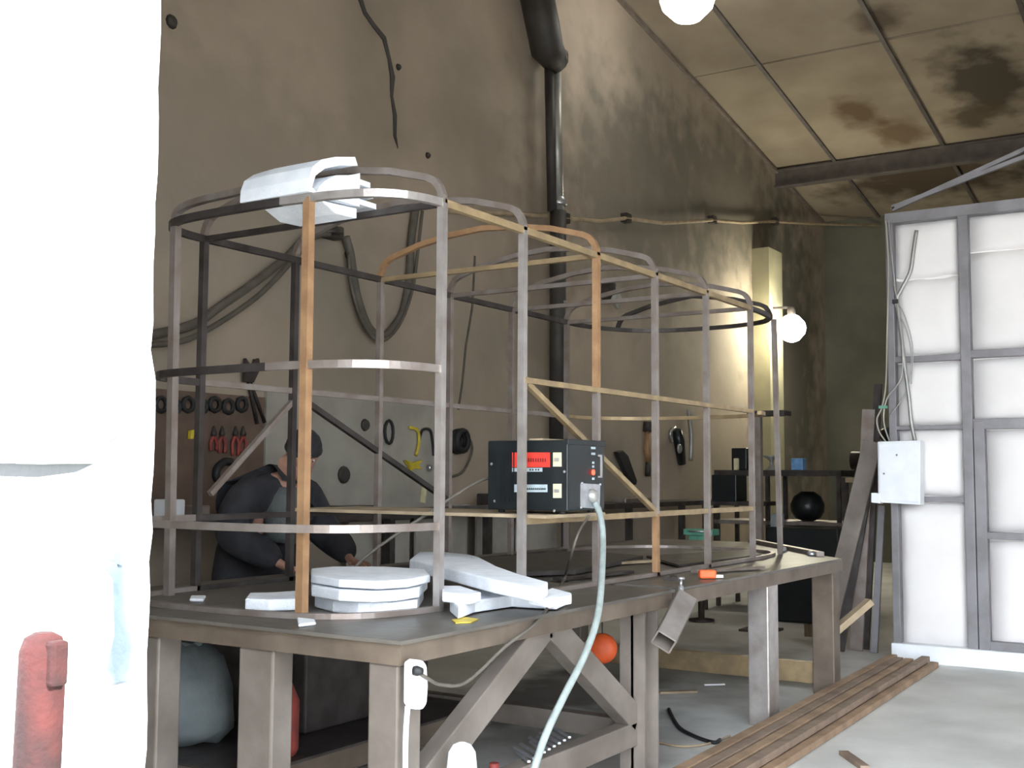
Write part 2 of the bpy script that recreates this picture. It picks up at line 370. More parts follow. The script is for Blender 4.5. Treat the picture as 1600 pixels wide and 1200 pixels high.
MB().bar([(1.05,TY0+.08,.24),(-.6,TY0+.08,.24)],.07,.10).build('stretcher','leg', t1, .004)
MB().bar([(1.11,TY0+.1,.24),(1.11,1.48,.24)],.07,.09).build('stretcher','leg', t1, .004)
MB().bar([(-.58,.52,.22),(1.1,.52,.22)],.07,.09).build('stretcher','channel', t1, .004)
MB().bar([(X0+.06,TY0+.1,.12),(X0+.06,1.48,.12)],.05,.07).build('stretcher','channel', t1, .004)
MB().bx((-.5,.48,.265),(1.05,1.45,.275)).build('lower_shelf','steel_dark', t1)

t2 = thing('welding_table', ((X2+X3)/2,.6,0), 'farther brown steel welding table beyond the joint, bearing the orange tape measure, skewed end', 'table')
poly = [(X2,TY0,TH-.014),(X3,TY0-.03,TH-.014),(X3+.12,TY0+.1,TH-.014),(5.15,.72,TH-.014),(5.15,TY1,TH-.014),(X2,TY1,TH-.014)]
MB().prism(poly,(0,0,.012)).build('tabletop','table', t2)
channel((X2,TY0,TH-.014),(X3,TY0-.03,TH-.014),.066,.05,(0,1,0)).build('apron','channel', t2)
channel((X3+.1,TY0+.1,TH-.014),(5.12,.70,TH-.014),.066,.03,(0,1,0)).build('apron','channel', t2)
channel((X2,TY0,TH-.014),(X2,TY1,TH-.014),.066,.05,(1,0,0)).build('apron','channel', t2)
MB().bar([(X3+.1,TY0+.14,TH+.012),(5.1,.72,TH+.012)],.05,.03).build('edge_bar','steel', t2)
sleg(2.64,TY0+.07,0,zt,.16,.12).build('leg','steel_light', t2, .008)
sleg(3.72,TY0+.06,0,zt,.13,.14).build('leg','channel', t2, .008)
sleg(3.72,1.5,0,zt,.12,.12).build('leg','leg', t2, .008)
sleg(1.55,1.5,0,zt,.12,.12).build('leg','leg', t2, .008)
MB().bar([(3.72,TY0+.1,.12),(3.72,1.5,.12)],.06,.13).build('stretcher','steel_ochre', t2, .004)
MB().bar([at(1,-.2,1292,985),at(1,.2,1262,985)],.05,.09).build('stub','wood', t2)
MB().bar([(3.74,-.25,.30),(3.98,-.50,.56)],.07,.04).build('gusset_plate','wood', t2)

# channel offcut hanging in the gap between the tables
g1 = thing('channel_offcut', at(1,-.36,1050,1010), 'short grey channel steel offcut hanging slanted in the gap between the two tables', 'steel piece')
A = at(1,-.42,1070,938); B = at(1,-.47,1037,1003)
t_ = (B-A).normalized(); n_ = Vector((-.9,-.45,.1)); n_ = (n_-t_*n_.dot(t_)).normalized(); s_ = t_.cross(n_)
def wall_(c, n, w_, nm, mt):
    o_ = t_.cross(n)
    P = [A+c+o_*w_/2-n*.004, A+c-o_*w_/2-n*.004, A+c-o_*w_/2+n*.004, A+c+o_*w_/2+n*.004]
    MB().prism(P, B-A).build(nm, mt, g1)
wall_(n_*.035, n_, .085, 'web', 'steel_light'); wall_(-n_*.035, n_, .085, 'web', 'leg')
wall_(s_*.0425, s_, .07, 'flange', 'leg'); wall_(-s_*.0425, s_, .07, 'flange', 'leg')
MB().bar([A-t_*.02, A+Vector((.03,.05,.02))],.03,.012).build('hook_strap','steel_dark', g1)
cl = thing('screw_clamp', at(2,TH,1066,912), 'small bright screw clamp gripping the table edge at the joint', 'clamp')
c0 = at(1,-.37,1064,912)
MB().lathe(c0,[(.004,-.06),(.012,-.055),(.012,-.01),(.006,-.01),(.006,.02),(.016,.02),(.016,.03)]).build('screw','silver', cl)
MB().bar([c0+Vector((0,0,.02)),c0+Vector((0,.08,.02))],.02,.015).build('jaw','steel_dark', cl)
MB().bar([c0+Vector((0,0,-.055)),c0+Vector((0,.07,-.10))],.02,.015).build('jaw','steel_dark', cl)

# ------------------------------------------------------------------ tubular body frame standing on the tables
ZT, ZM, ZL = TH+1.555, TH+.912, TH+.3166; W = 1.3148
XK = [0,.5843,1.2406,1.8791,2.5467,3.2403]; T = .030
fr = thing('tubular_body_frame', (1.8,W/2,TH), 'large rounded cage of welded square steel tubes standing on the tables', 'frame')
# front curve posts
FP = [((-.325,.39),(-.45,.27)), ((-.29,1.17),(-.20,1.25))]
postm = ['steel_light','steel_light','steel_orange','steel_light','steel','steel']
for k, x in enumerate(XK):
    if k == 3:
        MB().bar([(x,0,ZL),(x,0,ZT)],T,T,up=Vector((0,1,0))).build('post','steel', fr)
        MB().bar([(x,0,TH),(x,0,ZL)],T,T,up=Vector((0,1,0))).build('post','steel_orange', fr)
    elif k == 2:
        MB().bar([(x,0,TH),(x,0,ZM)],T,T,up=Vector((0,1,0))).build('post','steel', fr)
        MB().bar([(x,0,ZM),(x,0,ZT)],T,T,up=Vector((0,1,0))).build('post','steel_orange', fr)
    else:
        MB().bar([(x,0,TH),(x,0,ZT)],T,T,up=Vector((0,1,0))).build('post',postm[k], fr)
    MB().bar([(x,W,TH),(x,W,ZT)],T,T,up=Vector((0,1,0))).build('post','steel_dark' if k < 2 else 'steel', fr)
for (tx,ty),(bx_,by_) in FP:
    MB().bar([(bx_,by_,TH),(tx,ty,ZT)],T*1.1,T*1.1,up=Vector((0,1,0))).build('post','steel_orange' if ty < 1 else 'steel', fr)
MB().bar([(3.90,.06,TH),(3.80,.05,ZT)],T,T,up=Vector((0,1,0))).build('post','steel', fr)
# bows over the roof
def bow(x0, ya, yb, mt, x1=None):
    x1 = x0 if x1 is None else x1; w_ = yb-ya
    prof = [(0,0),(0,.03),(.012,.06),(.035,.09),(.07,.108),(.12,.122),(.25,.158),(.45,.19),(w_/2 if w_ > 1 else .5*w_,.205)]
    if w_ < 1: prof = [(0,0),(0,.03),(.012,.048),(.035,.060),(.08,.070),(.18,.077),(w_/2,.080)]
    pts = prof + [(w_-a,b) for a,b in prof[-2::-1]]
    P = [(x0+(x1-x0)*a/w_, ya+a, ZT+b) for a, b in pts]
    MB().bar(P,T*.9,T*.9,up=Vector((1,0,0))).build('roof_bow', mt, fr)
for k, x in enumerate(XK): bow(x, 0, W, 'steel_orange' if k in (2,) else 'steel')
bow(-.325,.39,1.17,'steel',-.29)
bow(3.82,.08,1.22,'steel_dark')
for k in (0,2,3,4,5): MB().bar([(XK[k],0,ZT-.002),(XK[k],W,ZT-.002)],T*.8,T*.8).build('cross_bar',['steel_dark','','steel_ochre','steel','steel','steel'][k], fr)
def ring(z, fb, bb, closed=True, near=True):
    "points of the rounded ring at height z; fb/bb = bulge of the front and the far end"
    f = [(0,0),(-.10*fb/.33,.018),(-.20*fb/.33,.065),(-.275*fb/.33,.16),(-.32*fb/.33,.32),(-.337*fb/.33,.52),(-.34*fb/.33,.73),(-.335*fb/.33,.98),(-.31*fb/.33,1.14),(-.24*fb/.33,1.25),(-.13*fb/.33,1.30),(0,W)]
    b = [(3.24,W),(3.24+.3*bb,W-.01),(3.24+.62*bb,1.23),(3.24+.88*bb,1.07),(3.24+bb,.85),(3.24+1.02*bb,.55),(3.24+.97*bb,.33),(3.24+.83*bb,.14),(3.24+.58*bb,.04),(3.24+.28*bb,.005),(3.24,0)]
    return [Vector((x,y,z)) for x,y in f], [Vector((x,y,z)) for x,y in b]
f, b = ring(ZT,.33,.76)
MB().bar(arc_poly(f[:6],3),T*.9,T).build('top_rail','steel_light', fr)
MB().bar(arc_poly(f[5:],3),T*.9,T).build('top_rail','steel_dark', fr)
MB().bar([f[-1],b[0]],T*.9,T).build('top_rail','steel_dark', fr)
MB().bar(arc_poly(b,3),T*.9,T*.9).build('top_rail','steel_dark', fr)
MB().bar([b[-1],f[0]],T*.9,T).build('top_rail','steel_ochre', fr)
f, b = ring(ZM,.39,.55)
MB().bar(arc_poly(f[:6],3),T*.6,T).build('middle_rail','steel', fr)
MB().bar(arc_poly(f[5:],3),T*.6,T).build('middle_rail','steel_dark', fr)
MB().bar([f[-1],b[0]],T*.6,T*.9).build('middle_rail','steel', fr)
MB().bar(arc_poly(b[:-1],3),T*.9,T*.8).build('middle_rail','steel_ochre', fr)
MB().bar([(XK[1],-.005,ZM),(XK[5],-.005,ZM)],T*.9,T*.8).build('middle_rail','steel_ochre', fr)
f, b = ring(ZL,.52,.6)
MB().bar(arc_poly(f,3),T*.6,T*.95).build('lower_rail','steel', fr)
MB().bar([f[-1],b[0]],T*.9,T*.9).build('lower_rail','steel_dark', fr)
MB().bar([(XK[1],0,ZL),(XK[5],0,ZL)],T*.9,T*.9).build('lower_rail','steel_ochre', fr)
f, b = ring(TH+.011,.50,.8)
MB().bar(arc_poly(f,3),T,.02).build('bottom_rail','steel', fr)
MB().bar([f[-1],b[0]],T,.02).build('bottom_rail','steel_dark', fr)
MB().bar(arc_poly(b,3),T,.02).build('bottom_rail','steel', fr)
MB().bar([b[-1],(XK[1],0,TH+.011)],T,.02).build('bottom_rail','steel', fr)
# slanting braces
MB().bar([(XK[1]+.03,.0,ZM-.01),(XK[3],.0,ZL+.01)],T*.8,T*.8,up=Vector((0,1,0))).build('slanting_brace','steel_ochre', fr)
MB().bar([at(1,W,478,628),at(1,W,700,782)],T*.9,T*.9,up=Vector((0,1,0))).build('slanting_brace','steel_dark', fr)
MB().bar([at(1,W,456,628),at(1,W,328,772)],T*.8,T*.8,up=Vector((0,1,0))).build('slanting_brace','steel', fr)

# wooden board across the lower rails carrying the welder
MB().bx((.62,-.10,ZL+.0135),(1.14,1.36,ZL+.028)).build('plank','wood'); 
tag(bpy.data.objects['plank'], 'thin tan board lying across the lower rails under the black welder', 'board')

# ------------------------------------------------------------------ welding machine
zb_ = ZL+.030; zt_ = zb_+.315
wm = thing('welding_machine', (.88,.06,zb_), 'black box-shaped welding machine with red label, sticking out through the cage side', 'welder')
xa, xb, ya, yb = .72, 1.05, -.145, .265
MB().bx((xa,ya,zb_+.012),(xb,yb,zt_)).build('housing','black', wm, .006)
MB().bx((xa-.004,ya-.004,zt_-.02),(xb+.004,ya+.02,zt_+.004)).build('front_trim','black', wm, .002)
MB().bx((xa+.01,ya+.13,zt_),(xb-.01,ya+.20,zt_+.008)).build('top_strip','wood', wm)
for x in (xa+.04,xb-.04):
    for y in (ya+.05,yb-.05): MB().lathe((x,y,zb_),[(.015,0),(.015,.013)],10).build('foot','blackrub', wm)
def side(y0, y1, z0, z1, mt, n, t=.004): # on side face
    return MB().bx((xa-t,y0,z0),(xa+.001,y1,z1)).build(n, mt, wm)
def sp(x, y): return at(0,xa-.003,x,y)
def sq(x0, y0, x1, y1, mt, n):
    a = sp(x0,y0); b_ = sp(x1,y0); c_ = sp(x1,y1); d_ = sp(x0,y1)
    return MB().prism([a,b_,c_,d_],(.003,0,0)).build(n, mt, wm)
lb = sq(800,707,859,730,'red','label_panel'); lb['label'] = 'red label with dark lettering too blurred to read'
mb = MB()
for i in range(9):
    p = sp(823+i*3.7,719); mb.box(p+Vector((-.003,0,0)),(.002,.005,.016))
mb.build('lettering','redmark', lb)
s2 = sq(800,731,847,737,'label','label_strip')
mb = MB()
for x in (829,833,838,842): mb.box(sp(x,734)+Vector((-.003,0,0)),(.002,.006,.008))
mb.build('lettering','blackrub', s2)
s3 = sq(802,757,855,769,'label','label_strip')
mb = MB()
for i in range(11): mb.box(sp(822+i*3,764)+Vector((-.003,0,0)),(.002,.005,.008))
mb.build('lettering','black', s3)
for yy in (707,756):
    q = sq(864,yy,877,yy+22,'cream','socket'); mb = MB(); mb.box(sp(870.5,yy+11)+Vector((-.004,0,0)),(.006,.022,.014)); mb.build('socket_slot','pipe', q)
for x, y in [(882,737),(866,798),(768,725),(773,783)]: MB().lathe(sp(x,y),[(.007,0),(.005,.004)],8,(-1,0,0)).build('screw','silver', wm)
# ribs on the left part
mb = MB()
for i in range(5): mb.box(sp(775+i*7,745)+Vector((-.001,0,0)),(.004,.004,.22))
mb.build('vent_ribs','black', wm)
def fp(x, y): return at(1,ya-.003,x,y)
mb = MB(); mb.prism([fp(908,755),fp(938,757),fp(937,795),fp(908,793)],(0,.003,0)); pn = mb.build('socket_plate','silver', wm)
for x, y in [(909,755),(937,757),(907,793),(937,794)]: MB().lathe(fp(x,y),[(.006,0),(.005,.006)],8,(0,-1,0)).build('plate_screw','silver', pn)
MB().lathe(fp(924,775),[(.03,0),(.03,.012),(.018,.03)],16,(0,-1,0)).build('cable_gland','pipe', pn)
MB().lathe(fp(926,738),[(.012,0),(.012,.006)],12,(0,-1,0)).build('indicator_lamp','led', wm)
for y, w_ in [(700,.035),(709,.03),(723,.014),(729,.014),(748,.018)]:
    MB().box(fp(927,y),(w_,.004,.010)).build('panel_mark','label', wm)
mb = MB(); mb.bar([fp(935,712)+Vector((0,-.015,0)),fp(935,745)+Vector((0,-.015,0))],.008,.008); mb.bar([fp(935,712),fp(935,712)+Vector((0,-.019,0))],.008,.008); mb.bar([fp(935,745),fp(935,745)+Vector((0,-.019,0))],.008,.008); mb.build('switch_guard','pipe', wm)
MB().tube(arc_poly([Vector((.9,yb-.01,zb_+.15)),Vector((.82,yb+.1,zb_+.14)),Vector((.66,yb+.3,zb_-.02)),Vector((.5,yb+.5,zb_-.2)),Vector((.45,yb+.6,TH+.02))]),.007,8).build('rear_lead','hose', wm)
# cables
hp = [fp(928,782),at(1,-.20,938,806),at(1,-.25,942,850),at(1,-.40,936,950),at(1,-.44,915,1020),at(1,-.44,880,1090),at(1,-.44,852,1150),at(1,-.44,832,1210),at(1,-.44,818,1260)]
for p in hp: p.z = max(p.z, .015)
tag(MB().tube(arc_poly(hp),.014,10).build('welding_cable','cable'), 'thick pale grey cable falling from the welder front to the floor', 'cable')
hp = [fp(914,806)+Vector((0,-.02,0)),at(1,-.10,905,830),at(1,-.05,893,865),at(2,TH+.012,881,905),at(2,TH+.012,862,935),at(2,TH+.012,856,949),at(1,-.375,836,975),at(1,-.38,790,1010),at(1,-.38,730,1065),at(1,-.40,690,1070),at(1,-.42,668,1060),at(1,-.42,650,1048)]
tag(MB().tube(arc_poly(hp),.006,8).build('power_cable','hose'), 'thin dark cable running from the welder over the table edge to the white socket', 'cable')
hp = [at(1,.20,800,800),at(1,.25,760,822),at(1,.4,700,835),at(1,.5,650,820)]

# ------------------------------------------------------------------ foam pieces
def foam(name, px_top, z, th, label, cat='foam', group=None, bev=.006):
    P = [at(2,z,*q) for q in px_top]
    o = MB().prism(P,(0,0,-th)).build(name,'foam',None,bev); return tag(o, label, cat, group)
def disc_seg(cx, cy, r0, r1, a0, a1, z, th, label):
    P = [(cx+r1*math.cos(R(a0+(a1-a0)*i/20)), cy+r1*math.sin(R(a0+(a1-a0)*i/20)), z+th) for i in range(21)]
    P += [(cx+r0*math.cos(R(a1+(a0-a1)*i/20)), cy+r0*math.sin(R(a1+(a0-a1)*i/20)), z+th) for i in range(21)]
    return tag(MB().prism(P,(0,0,-th)).build('foam_piece','foam',None,.006), label, 'foam')
z1 = TH+.048
foam('foam_piece', [(492,930),(520,937),(560,941),(610,941),(652,937),(662,920),(640,908),(560,905),(500,908)], z1, .046, 'white curved foam slab lowest of the stack behind the front post')
foam('foam_piece', [(487,915),(530,922),(580,924),(622,922),(655,917),(668,905),(650,896),(560,890),(486,896)], z1+.046, .040, 'white rounded foam slab second from the bottom of the stack')
foam('foam_piece', [(486,898),(530,905),(590,908),(640,905),(672,898),(664,889),(600,885),(520,885),(486,888)], z1+.082, .030, 'greyish rounded foam slab topmost of the stack behind the front post')
foam('foam_piece', [(383,935),(420,937),(472,935),(472,922),(430,925),(390,926)], TH+.045, .043, 'small white foam strip left of the front post')
foam('foam_piece', [(640,874),(700,888),(770,905),(843,919),(856,909),(812,897),(775,884),(748,870),(732,866),(690,862),(655,862)], TH+.135, .050, 'long white foam rib lying tilted across the other pieces, broad left end')
foam('foam_piece', [(703,937),(716,948),(742,938),(800,930),(870,934),(884,928),(840,915),(790,916),(740,922)], TH+.050, .045, 'low curved white foam rib in front of the long rib')
foam('foam_piece', [(830,915),(856,921),(862,918),(893,926),(893,930),(858,936),(826,930)], TH+.084, .032, 'short white foam end block beside the curved rib')
foam('foam_piece', [(691,925),(735,929),(752,925),(720,915),(691,915)], TH+.085, .036, 'white foam scrap wedged under the left part of the long rib')
foam('foam_crumb', [(464,964),(492,967),(494,972),(466,975)], TH+.012, .011, 'little white foam crumb at the foot of the front post', 'foam')
foam('foam_crumb', [(298,930),(322,930),(318,936),(296,935)], TH+.014, .013, 'little white foam crumb near the left corner of the table', 'foam')
P = [at(2,TH+.004,*q) for q in [(706,968),(728,964),(748,967),(735,972),(712,973)]]
tag(MB().prism(P,(0,0,-.003)).build('paper_scrap','yellow'), 'small yellow scrap lying on the table edge', 'scrap')
# foam roof cap on the cage
fc = thing('foam_roof_cap', (-.2,.6,ZT), 'white curved foam roof corner resting on top of the cage', 'foam')
prof = [(-.362,2.412),(-.360,2.462),(-.342,2.510),(-.295,2.548),(-.21,2.58),(-.10,2.605)]
inner = [(x+.02,z-.03) for x, z in prof[::-1]]; inner[-1] = (-.305,2.412)
yL = [.36,.44,.52,.60,.66,.72]; sh = [0,-.004,-.01,-.016,-.02,-.02]
mb = MB(); rings = []
for j, y in enumerate(yL):
    kz = [1,1,1,1,.97,.93][j]
    rings.append([mb.bm.verts.new((x, y+random.uniform(-.003,.003), 2.412+(z-2.412)*kz)) for x, z in prof+inner])
m_ = len(rings[0])
for a_, b_ in zip(rings, rings[1:]):
    for q in range(m_): mb.bm.faces.new((a_[q],a_[(q+1)%m_],b_[(q+1)%m_],b_[q])).smooth = False
mb.bm.faces.new(rings[0]); mb.bm.faces.new(rings[-1][::-1]); mb.build('curved_sheet','foam', fc)
mb = MB(); mb.prism([(-.31,.365,2.414),(-.30,.365,2.44),(-.27,.365,2.47),(-.2,.365,2.51),(-.11,.365,2.53),(-.06,.365,2.55),(-.06,.365,2.414)],(0,.32,0)); mb.build('core_block','foam', fc)
mb = MB(); mb.prism([(-.25,.40,2.405),(-.07,.37,2.405),(-.07,.37,2.365),(-.16,.40,2.37)],(0,.30,0)); mb.build('lower_block','foam', fc, .003)
for i, z in enumerate((2.425,2.465,2.505)):
    MB().bx((-.06,.37,z),(.05-.02*i,.60,z+.022)).build('sheet_layer','foam', fc)

# ------------------------------------------------------------------ small things on and under the tables
tp = thing('tape_measure', at(2,TH,1107,900), 'orange tape measure lying on the farther table', 'tape measure')
c0 = at(2,TH+.02,1105,898)
MB().box(c0+Vector((0,0,.003)),(.085,.05,.042),Euler((0,0,-.9))).build('case','orange', tp, .01)
MB().box(c0+Vector((.045,-.045,-.008)),(.04,.022,.016),Euler((0,0,-.9))).build('hook_end','silver', tp, .002)
for q, s_, lab in [((1052,905),.02,'tiny dark bolt nut near the table joint'),((1222,862),.035,'small pale block on the far end of the farther table'),((1268,868),.03,'pale lump at the far corner of the table')]:
    p = at(2,TH,*q); tag(MB().lathe(p,[(s_*.9,0),(s_,.01),(s_*.8,s_*.9),(s_*.4,s_)],6).build('metal_nut','silver' if s_ > .02 else 'steel_dark'), lab, 'metal piece')
# flat bars lying on the farther table inside the cage
for i, (q0, q1, mt, lb_) in enumerate([((1085,893),(1190,886),'steel','grey flat bar lying across the farther table inside the cage, near one'),((1060,877),(1172,868),'steel_dark','dark flat bar lying inside the cage on the farther table'),
     ((870,905),(985,893),'steel_dark','dark flat bar lying beside the long foam rib'),((960,880),(1090,872),'wood','tan strip lying across the middle of the tables')]):
    z = TH+.012; tag(MB().bar([at(2,z,*q0),at(2,z,*q1)],.05,.014).build('flat_bar',mt), lb_, 'bar')
# dark plates piled at the back of the table
for i, (q, h, lb_) in enumerate([([(740,872),(905,860),(1005,868),(900,890),(800,893)],.03,'dark steel sheet lying flat behind the long foam rib'),([(1010,868),(1170,858),(1190,866),(1060,882)],.02,'dark brown sheet on the farther table behind the posts')]):
    P = [at(2,TH+h,*p) for p in q]; tag(MB().prism(P,(0,0,-h+.004)).build('steel_sheet','steel_dark',None,.003), lb_, 'sheet')

# white socket block on the corner leg
ws = thing('socket_block', at(1,-.36,641,1070), 'white extension socket strapped to the corner leg of the table', 'power socket')
P = [at(1,-.375,*q) for q in [(630,1034),(637,1029),(648,1030),(654,1038),(656,1070),(654,1098),(648,1107),(635,1107),(629,1098)]]
MB().prism(P,(0,-.035,0)).build('socket_body','white', ws, .008)
MB().lathe(at(1,-.412,646,1048),[(.014,0),(.016,.012),(.010,.03)],12,(.3,-1,0)).build('plug','blackrub', ws)
MB().tube(arc_poly([at(1,-.39,637,1104),at(1,-.385,634,1150),at(1,-.385,633,1230),at(1,-.385,632,1300)]),.009,8).build('lead','white', ws)
bt = thing('plastic_bottle', at(1,-.42,722,1260), 'white rounded plastic bottle under the table front', 'bottle')
p = at(1,-.42,722,1160); 
MB().lathe(Vector((p.x,p.y,0)),[(.045,0),(.05,.02),(.05,p.z-.09),(.044,p.z-.03),(.030,p.z-.008),(.012,p.z)],20).build('bottle_body','white', bt)
p = at(1,-.22,772,1192); tag(MB().lathe((p.x,p.y,0),[(.035,0),(.04,.02),(.04,p.z-.06),(.02,p.z-.03),(.018,p.z)],14).build('red_bottle','redpl'), 'small red bottle top showing at the bottom beside the white bottle', 'bottle')
# stand the cap on a box beneath
oc = thing('orange_disc', at(1,.35,942,1000), 'bright orange round cap hanging under the table', 'cap')
c0 = at(1,.35,941,1013)
vd = (CAM-c0).normalized()
MB().lathe(c0,[(.078,-.02),(.080,0),(.074,.018),(.05,.034),(.012,.04)],24,tuple(vd)).build('dome','orange', oc)
MB().tube([c0,c0+Vector((0,0,.10)),Vector((c0.x,c0.y,TH-.015))],.004,6).build('hook','steel_dark', oc)
# welding rods / bright scraps on the lower stretcher
for i in range(9):
    a_ = at(1,-.27+.0*i,812+i*8,1178-i*1.5); a_.z = .302+.004*i
    b_ = a_ + Vector((.10+.03*random.random(), .09+.05*random.random(), 0))
    a_.y = -.31
    tag(MB().bar([a_,b_],.012,.008).build('metal_strip','silver'), 'small bright metal strip in the pile on the low stretcher', 'metal strip', 'bright strips on the low stretcher')
# pale cloth sack and red can below the left of the table
ck = thing('added_shelf_crate', (.45,1.05,.276), 'large dark crate added on the lower shelf to darken the space under the nearer table', 'crate')  # made-up box that blackens the view between the table legs
MB().bx((.10,.75,.277),(.95,1.40,.66)).build('crate_body','steel_dark', ck, .01)
MB().bx((.08,.73,.66),(.97,1.42,.69)).build('lid','black', ck, .006)
sk = MB().lathe((-.22,1.12,.277),[(.17,0),(.21,.06),(.20,.2),(.15,.32),(.07,.38)],18).roughen(.015).build('cloth_sack','cloth_pale'); tag(sk,'grey-blue crumpled sack on the lower shelf behind the left table legs','sack')
sk = MB().lathe((-.1,2.75,0),[(.25,0),(.3,.1),(.28,.5),(.22,.75),(.1,.82)],18).roughen(.02).build('cloth_sack','cloth_pale'); tag(sk,'tall pale sack standing on the floor near the wall, left of the man','sack')
for k in range(9):
    x = .9+k*.95+random.uniform(-.1,.1); w_ = random.uniform(.55,.85); h_ = random.uniform(.4,.62)
    o = thing('added_floor_crate', (x,YW-.38,0), 'dark crate in the row added under the wall workbench to darken the view below the tables', 'crate', 'dark crates added to darken the view below the tables')  # added crates, there only to keep the background below the tables dark
    MB().bx((x-w_/2,YW-.46,0),(x+w_/2,YW-.22,h_)).build('crate_body','steel_dark', o, .01)
    MB().bx((x-w_/2-.01,YW-.47,h_),(x+w_/2+.01,YW-.21,h_+.025)).build('lid','brown', o)
p = at(0,.0,374,1090)
p.y = .62; p.x = -.22
rc = thing('fuel_can',(p.x,p.y,.277),'red can half hidden behind the second table leg','can')
p.z = .50
MB().lathe((p.x,p.y,.277),[(.09,0),(.10,.02),(.10,.20),(.07,.27),(.03,.29)],18).build('can_body','redpl', rc)
MB().tube([(p.x-.06,p.y,p.z+.07),(p.x-.05,p.y,p.z+.13),(p.x+.05,p.y,p.z+.13),(p.x+.06,p.y,p.z+.07)],.008,8).build('handle','blackrub', rc)

# ------------------------------------------------------------------ long rusty bars on the floor
cols = ['rustbar','rustbar2','rustbar','rustbar2','rustbar','rustbar','rustbar2','rustbar','rustbar2','rustbar']
i = 0
for layer, ylist in enumerate([(-.37,-.44,-.51,-.58,-.65), (-.40,-.47,-.54,-.61)]):
    for y in ylist:
        z = .022+.042*layer; xr = 5.20-random.uniform(0,.18)-.1*layer; xl = .2+random.uniform(-.3,.3)
        o = MB(); yy = y+random.uniform(-.008,.008); th_ = .006
        o.bar([(xl,yy-.06,z),(2.6,yy-.02,z),(xr,yy+.03,z)],.058,.036)
        o = o.build('rusty_bar', cols[i], None, .004); i += 1
        side_ = ['nearest the camera','next to the nearest','in the middle','second from the table','nearest the table'][len(ylist)-1-ylist.index(y) if len(ylist) == 5 else 3-ylist.index(y)]
        tag(o, 'rusty steel bar in the %s layer of the floor pile, %s' % (('bottom','top')[layer], side_ if len(ylist) == 5 else ['nearest us','second from us','third from us','nearest the table'][3-ylist.index(y)]), 'bar', 'rusty bars on the floor')
for q0, q1, mt, lb_, th_ in [((1318,1176),(1352,1200),'rustbar2','short brown piece of steel alone on the grey floor at the bottom',.02),
                        ((1030,1082),(1088,1080),'wood','flat tan offcut on the floor between the tables',.012),((1100,1070),(1132,1069),'white','thin pale strip on the floor between the tables',.008)]:
    a_ = at(2,th_/2,*q0); b_ = at(2,th_/2,*q1); tag(MB().bar([a_,b_],.045 if mt != 'white' else .02,th_).build('floor_offcut',mt), lb_, 'offcut')
P = arc_poly([at(2,.012,*q) for q in [(1045,1108),(1060,1135),(1085,1150),(1115,1160),(1125,1156)]])
tag(MB().tube(P,.010,8).build('floor_cable','blackrub'), 'dark cable curling on the floor between the table legs', 'cable')
P = arc_poly([at(2,.008,*q) for q in [(1030,1160),(1060,1166),(1090,1165),(1120,1158),(1140,1150)]])
tag(MB().tube(P,.006,8).build('floor_wire','wood'), 'thin pale wire lying on the floor by the rusty bars', 'wire')

# ------------------------------------------------------------------ distribution box and wires on the partition
XB = XP-.18
eb = thing('electrical_box', at(0,XB,1405,788), 'white metal electrical box mounted at the edge of the insulated partition', 'electrical box')
P = [at(0,XB,*q) for q in [(1371,690),(1438,688),(1438,789),(1372,785)]]
MB().prism(P,(.13,0,0)).build('box_body','white', eb, .006)
P = [at(0,XB-.012,*q) for q in [(1373,693),(1435,691),(1435,785),(1374,781)]]
MB().prism(P,(.012,0,0)).build('door','white', eb, .004)
P = [at(0,XB-.02,*q) for q in [(1361,770),(1375,771),(1375,787),(1361,785)]]
MB().prism(P,(.10,0,0)).build('bottom_bracket','white', eb, .004)
for q in [(1401,711),(1381,740)]: MB().lathe(at(0,XB-.013,*q),[(.008,0),(.006,.008)],10,(-1,0,0)).build('door_screw','stud', eb)
wr = [[(1432,360),(1427,395),(1422,425),(1407,455),(1402,470),(1408,520),(1412,560),(1420,620),(1424,660),(1430,690)],
      [(1388,340),(1392,390),(1400,460),(1400,480),(1418,520),(1424,560),(1420,600),(1412,620),(1390,650)],
      [(1384,345),(1388,420),(1386,520),(1384,600),(1378,636),(1370,655),(1374,675),(1384,690)],
      [(1396,440),(1402,470),(1405,500),(1410,540),(1408,590),(1385,625),(1381,660),(1390,690)],
      [(1400,470),(1412,490),(1426,540),(1424,600)]]
lw = ['thick dark grey wire rising above the electrical box to a free end','thin looping grey wire left of the thick wire','outermost pale wire down the partition edge','crossing grey wire tied at the green tape','short thin wire loop at the tie point']
for k, (pts, lb_) in enumerate(zip(wr, lw)):
    tag(MB().tube(arc_poly([at(0,XP-.05-.004*k,*q) for q in pts],5),[.015,.005,.006,.006,.004][k],8,scales=None).build('electric_wire','pipe' if k != 2 else 'pale'), lb_, 'wire')
tag(MB().box(at(0,XP-.07,1380,636),(.03,.06,.02)).build('green_tape','green'), 'green tape wrapped round wires above the electrical box','tape')
tag(MB().box(at(0,XP-.07,1399,471),(.03,.04,.03)).build('wire_tie','blackrub'), 'dark tie holding the wires high on the partition','tie')

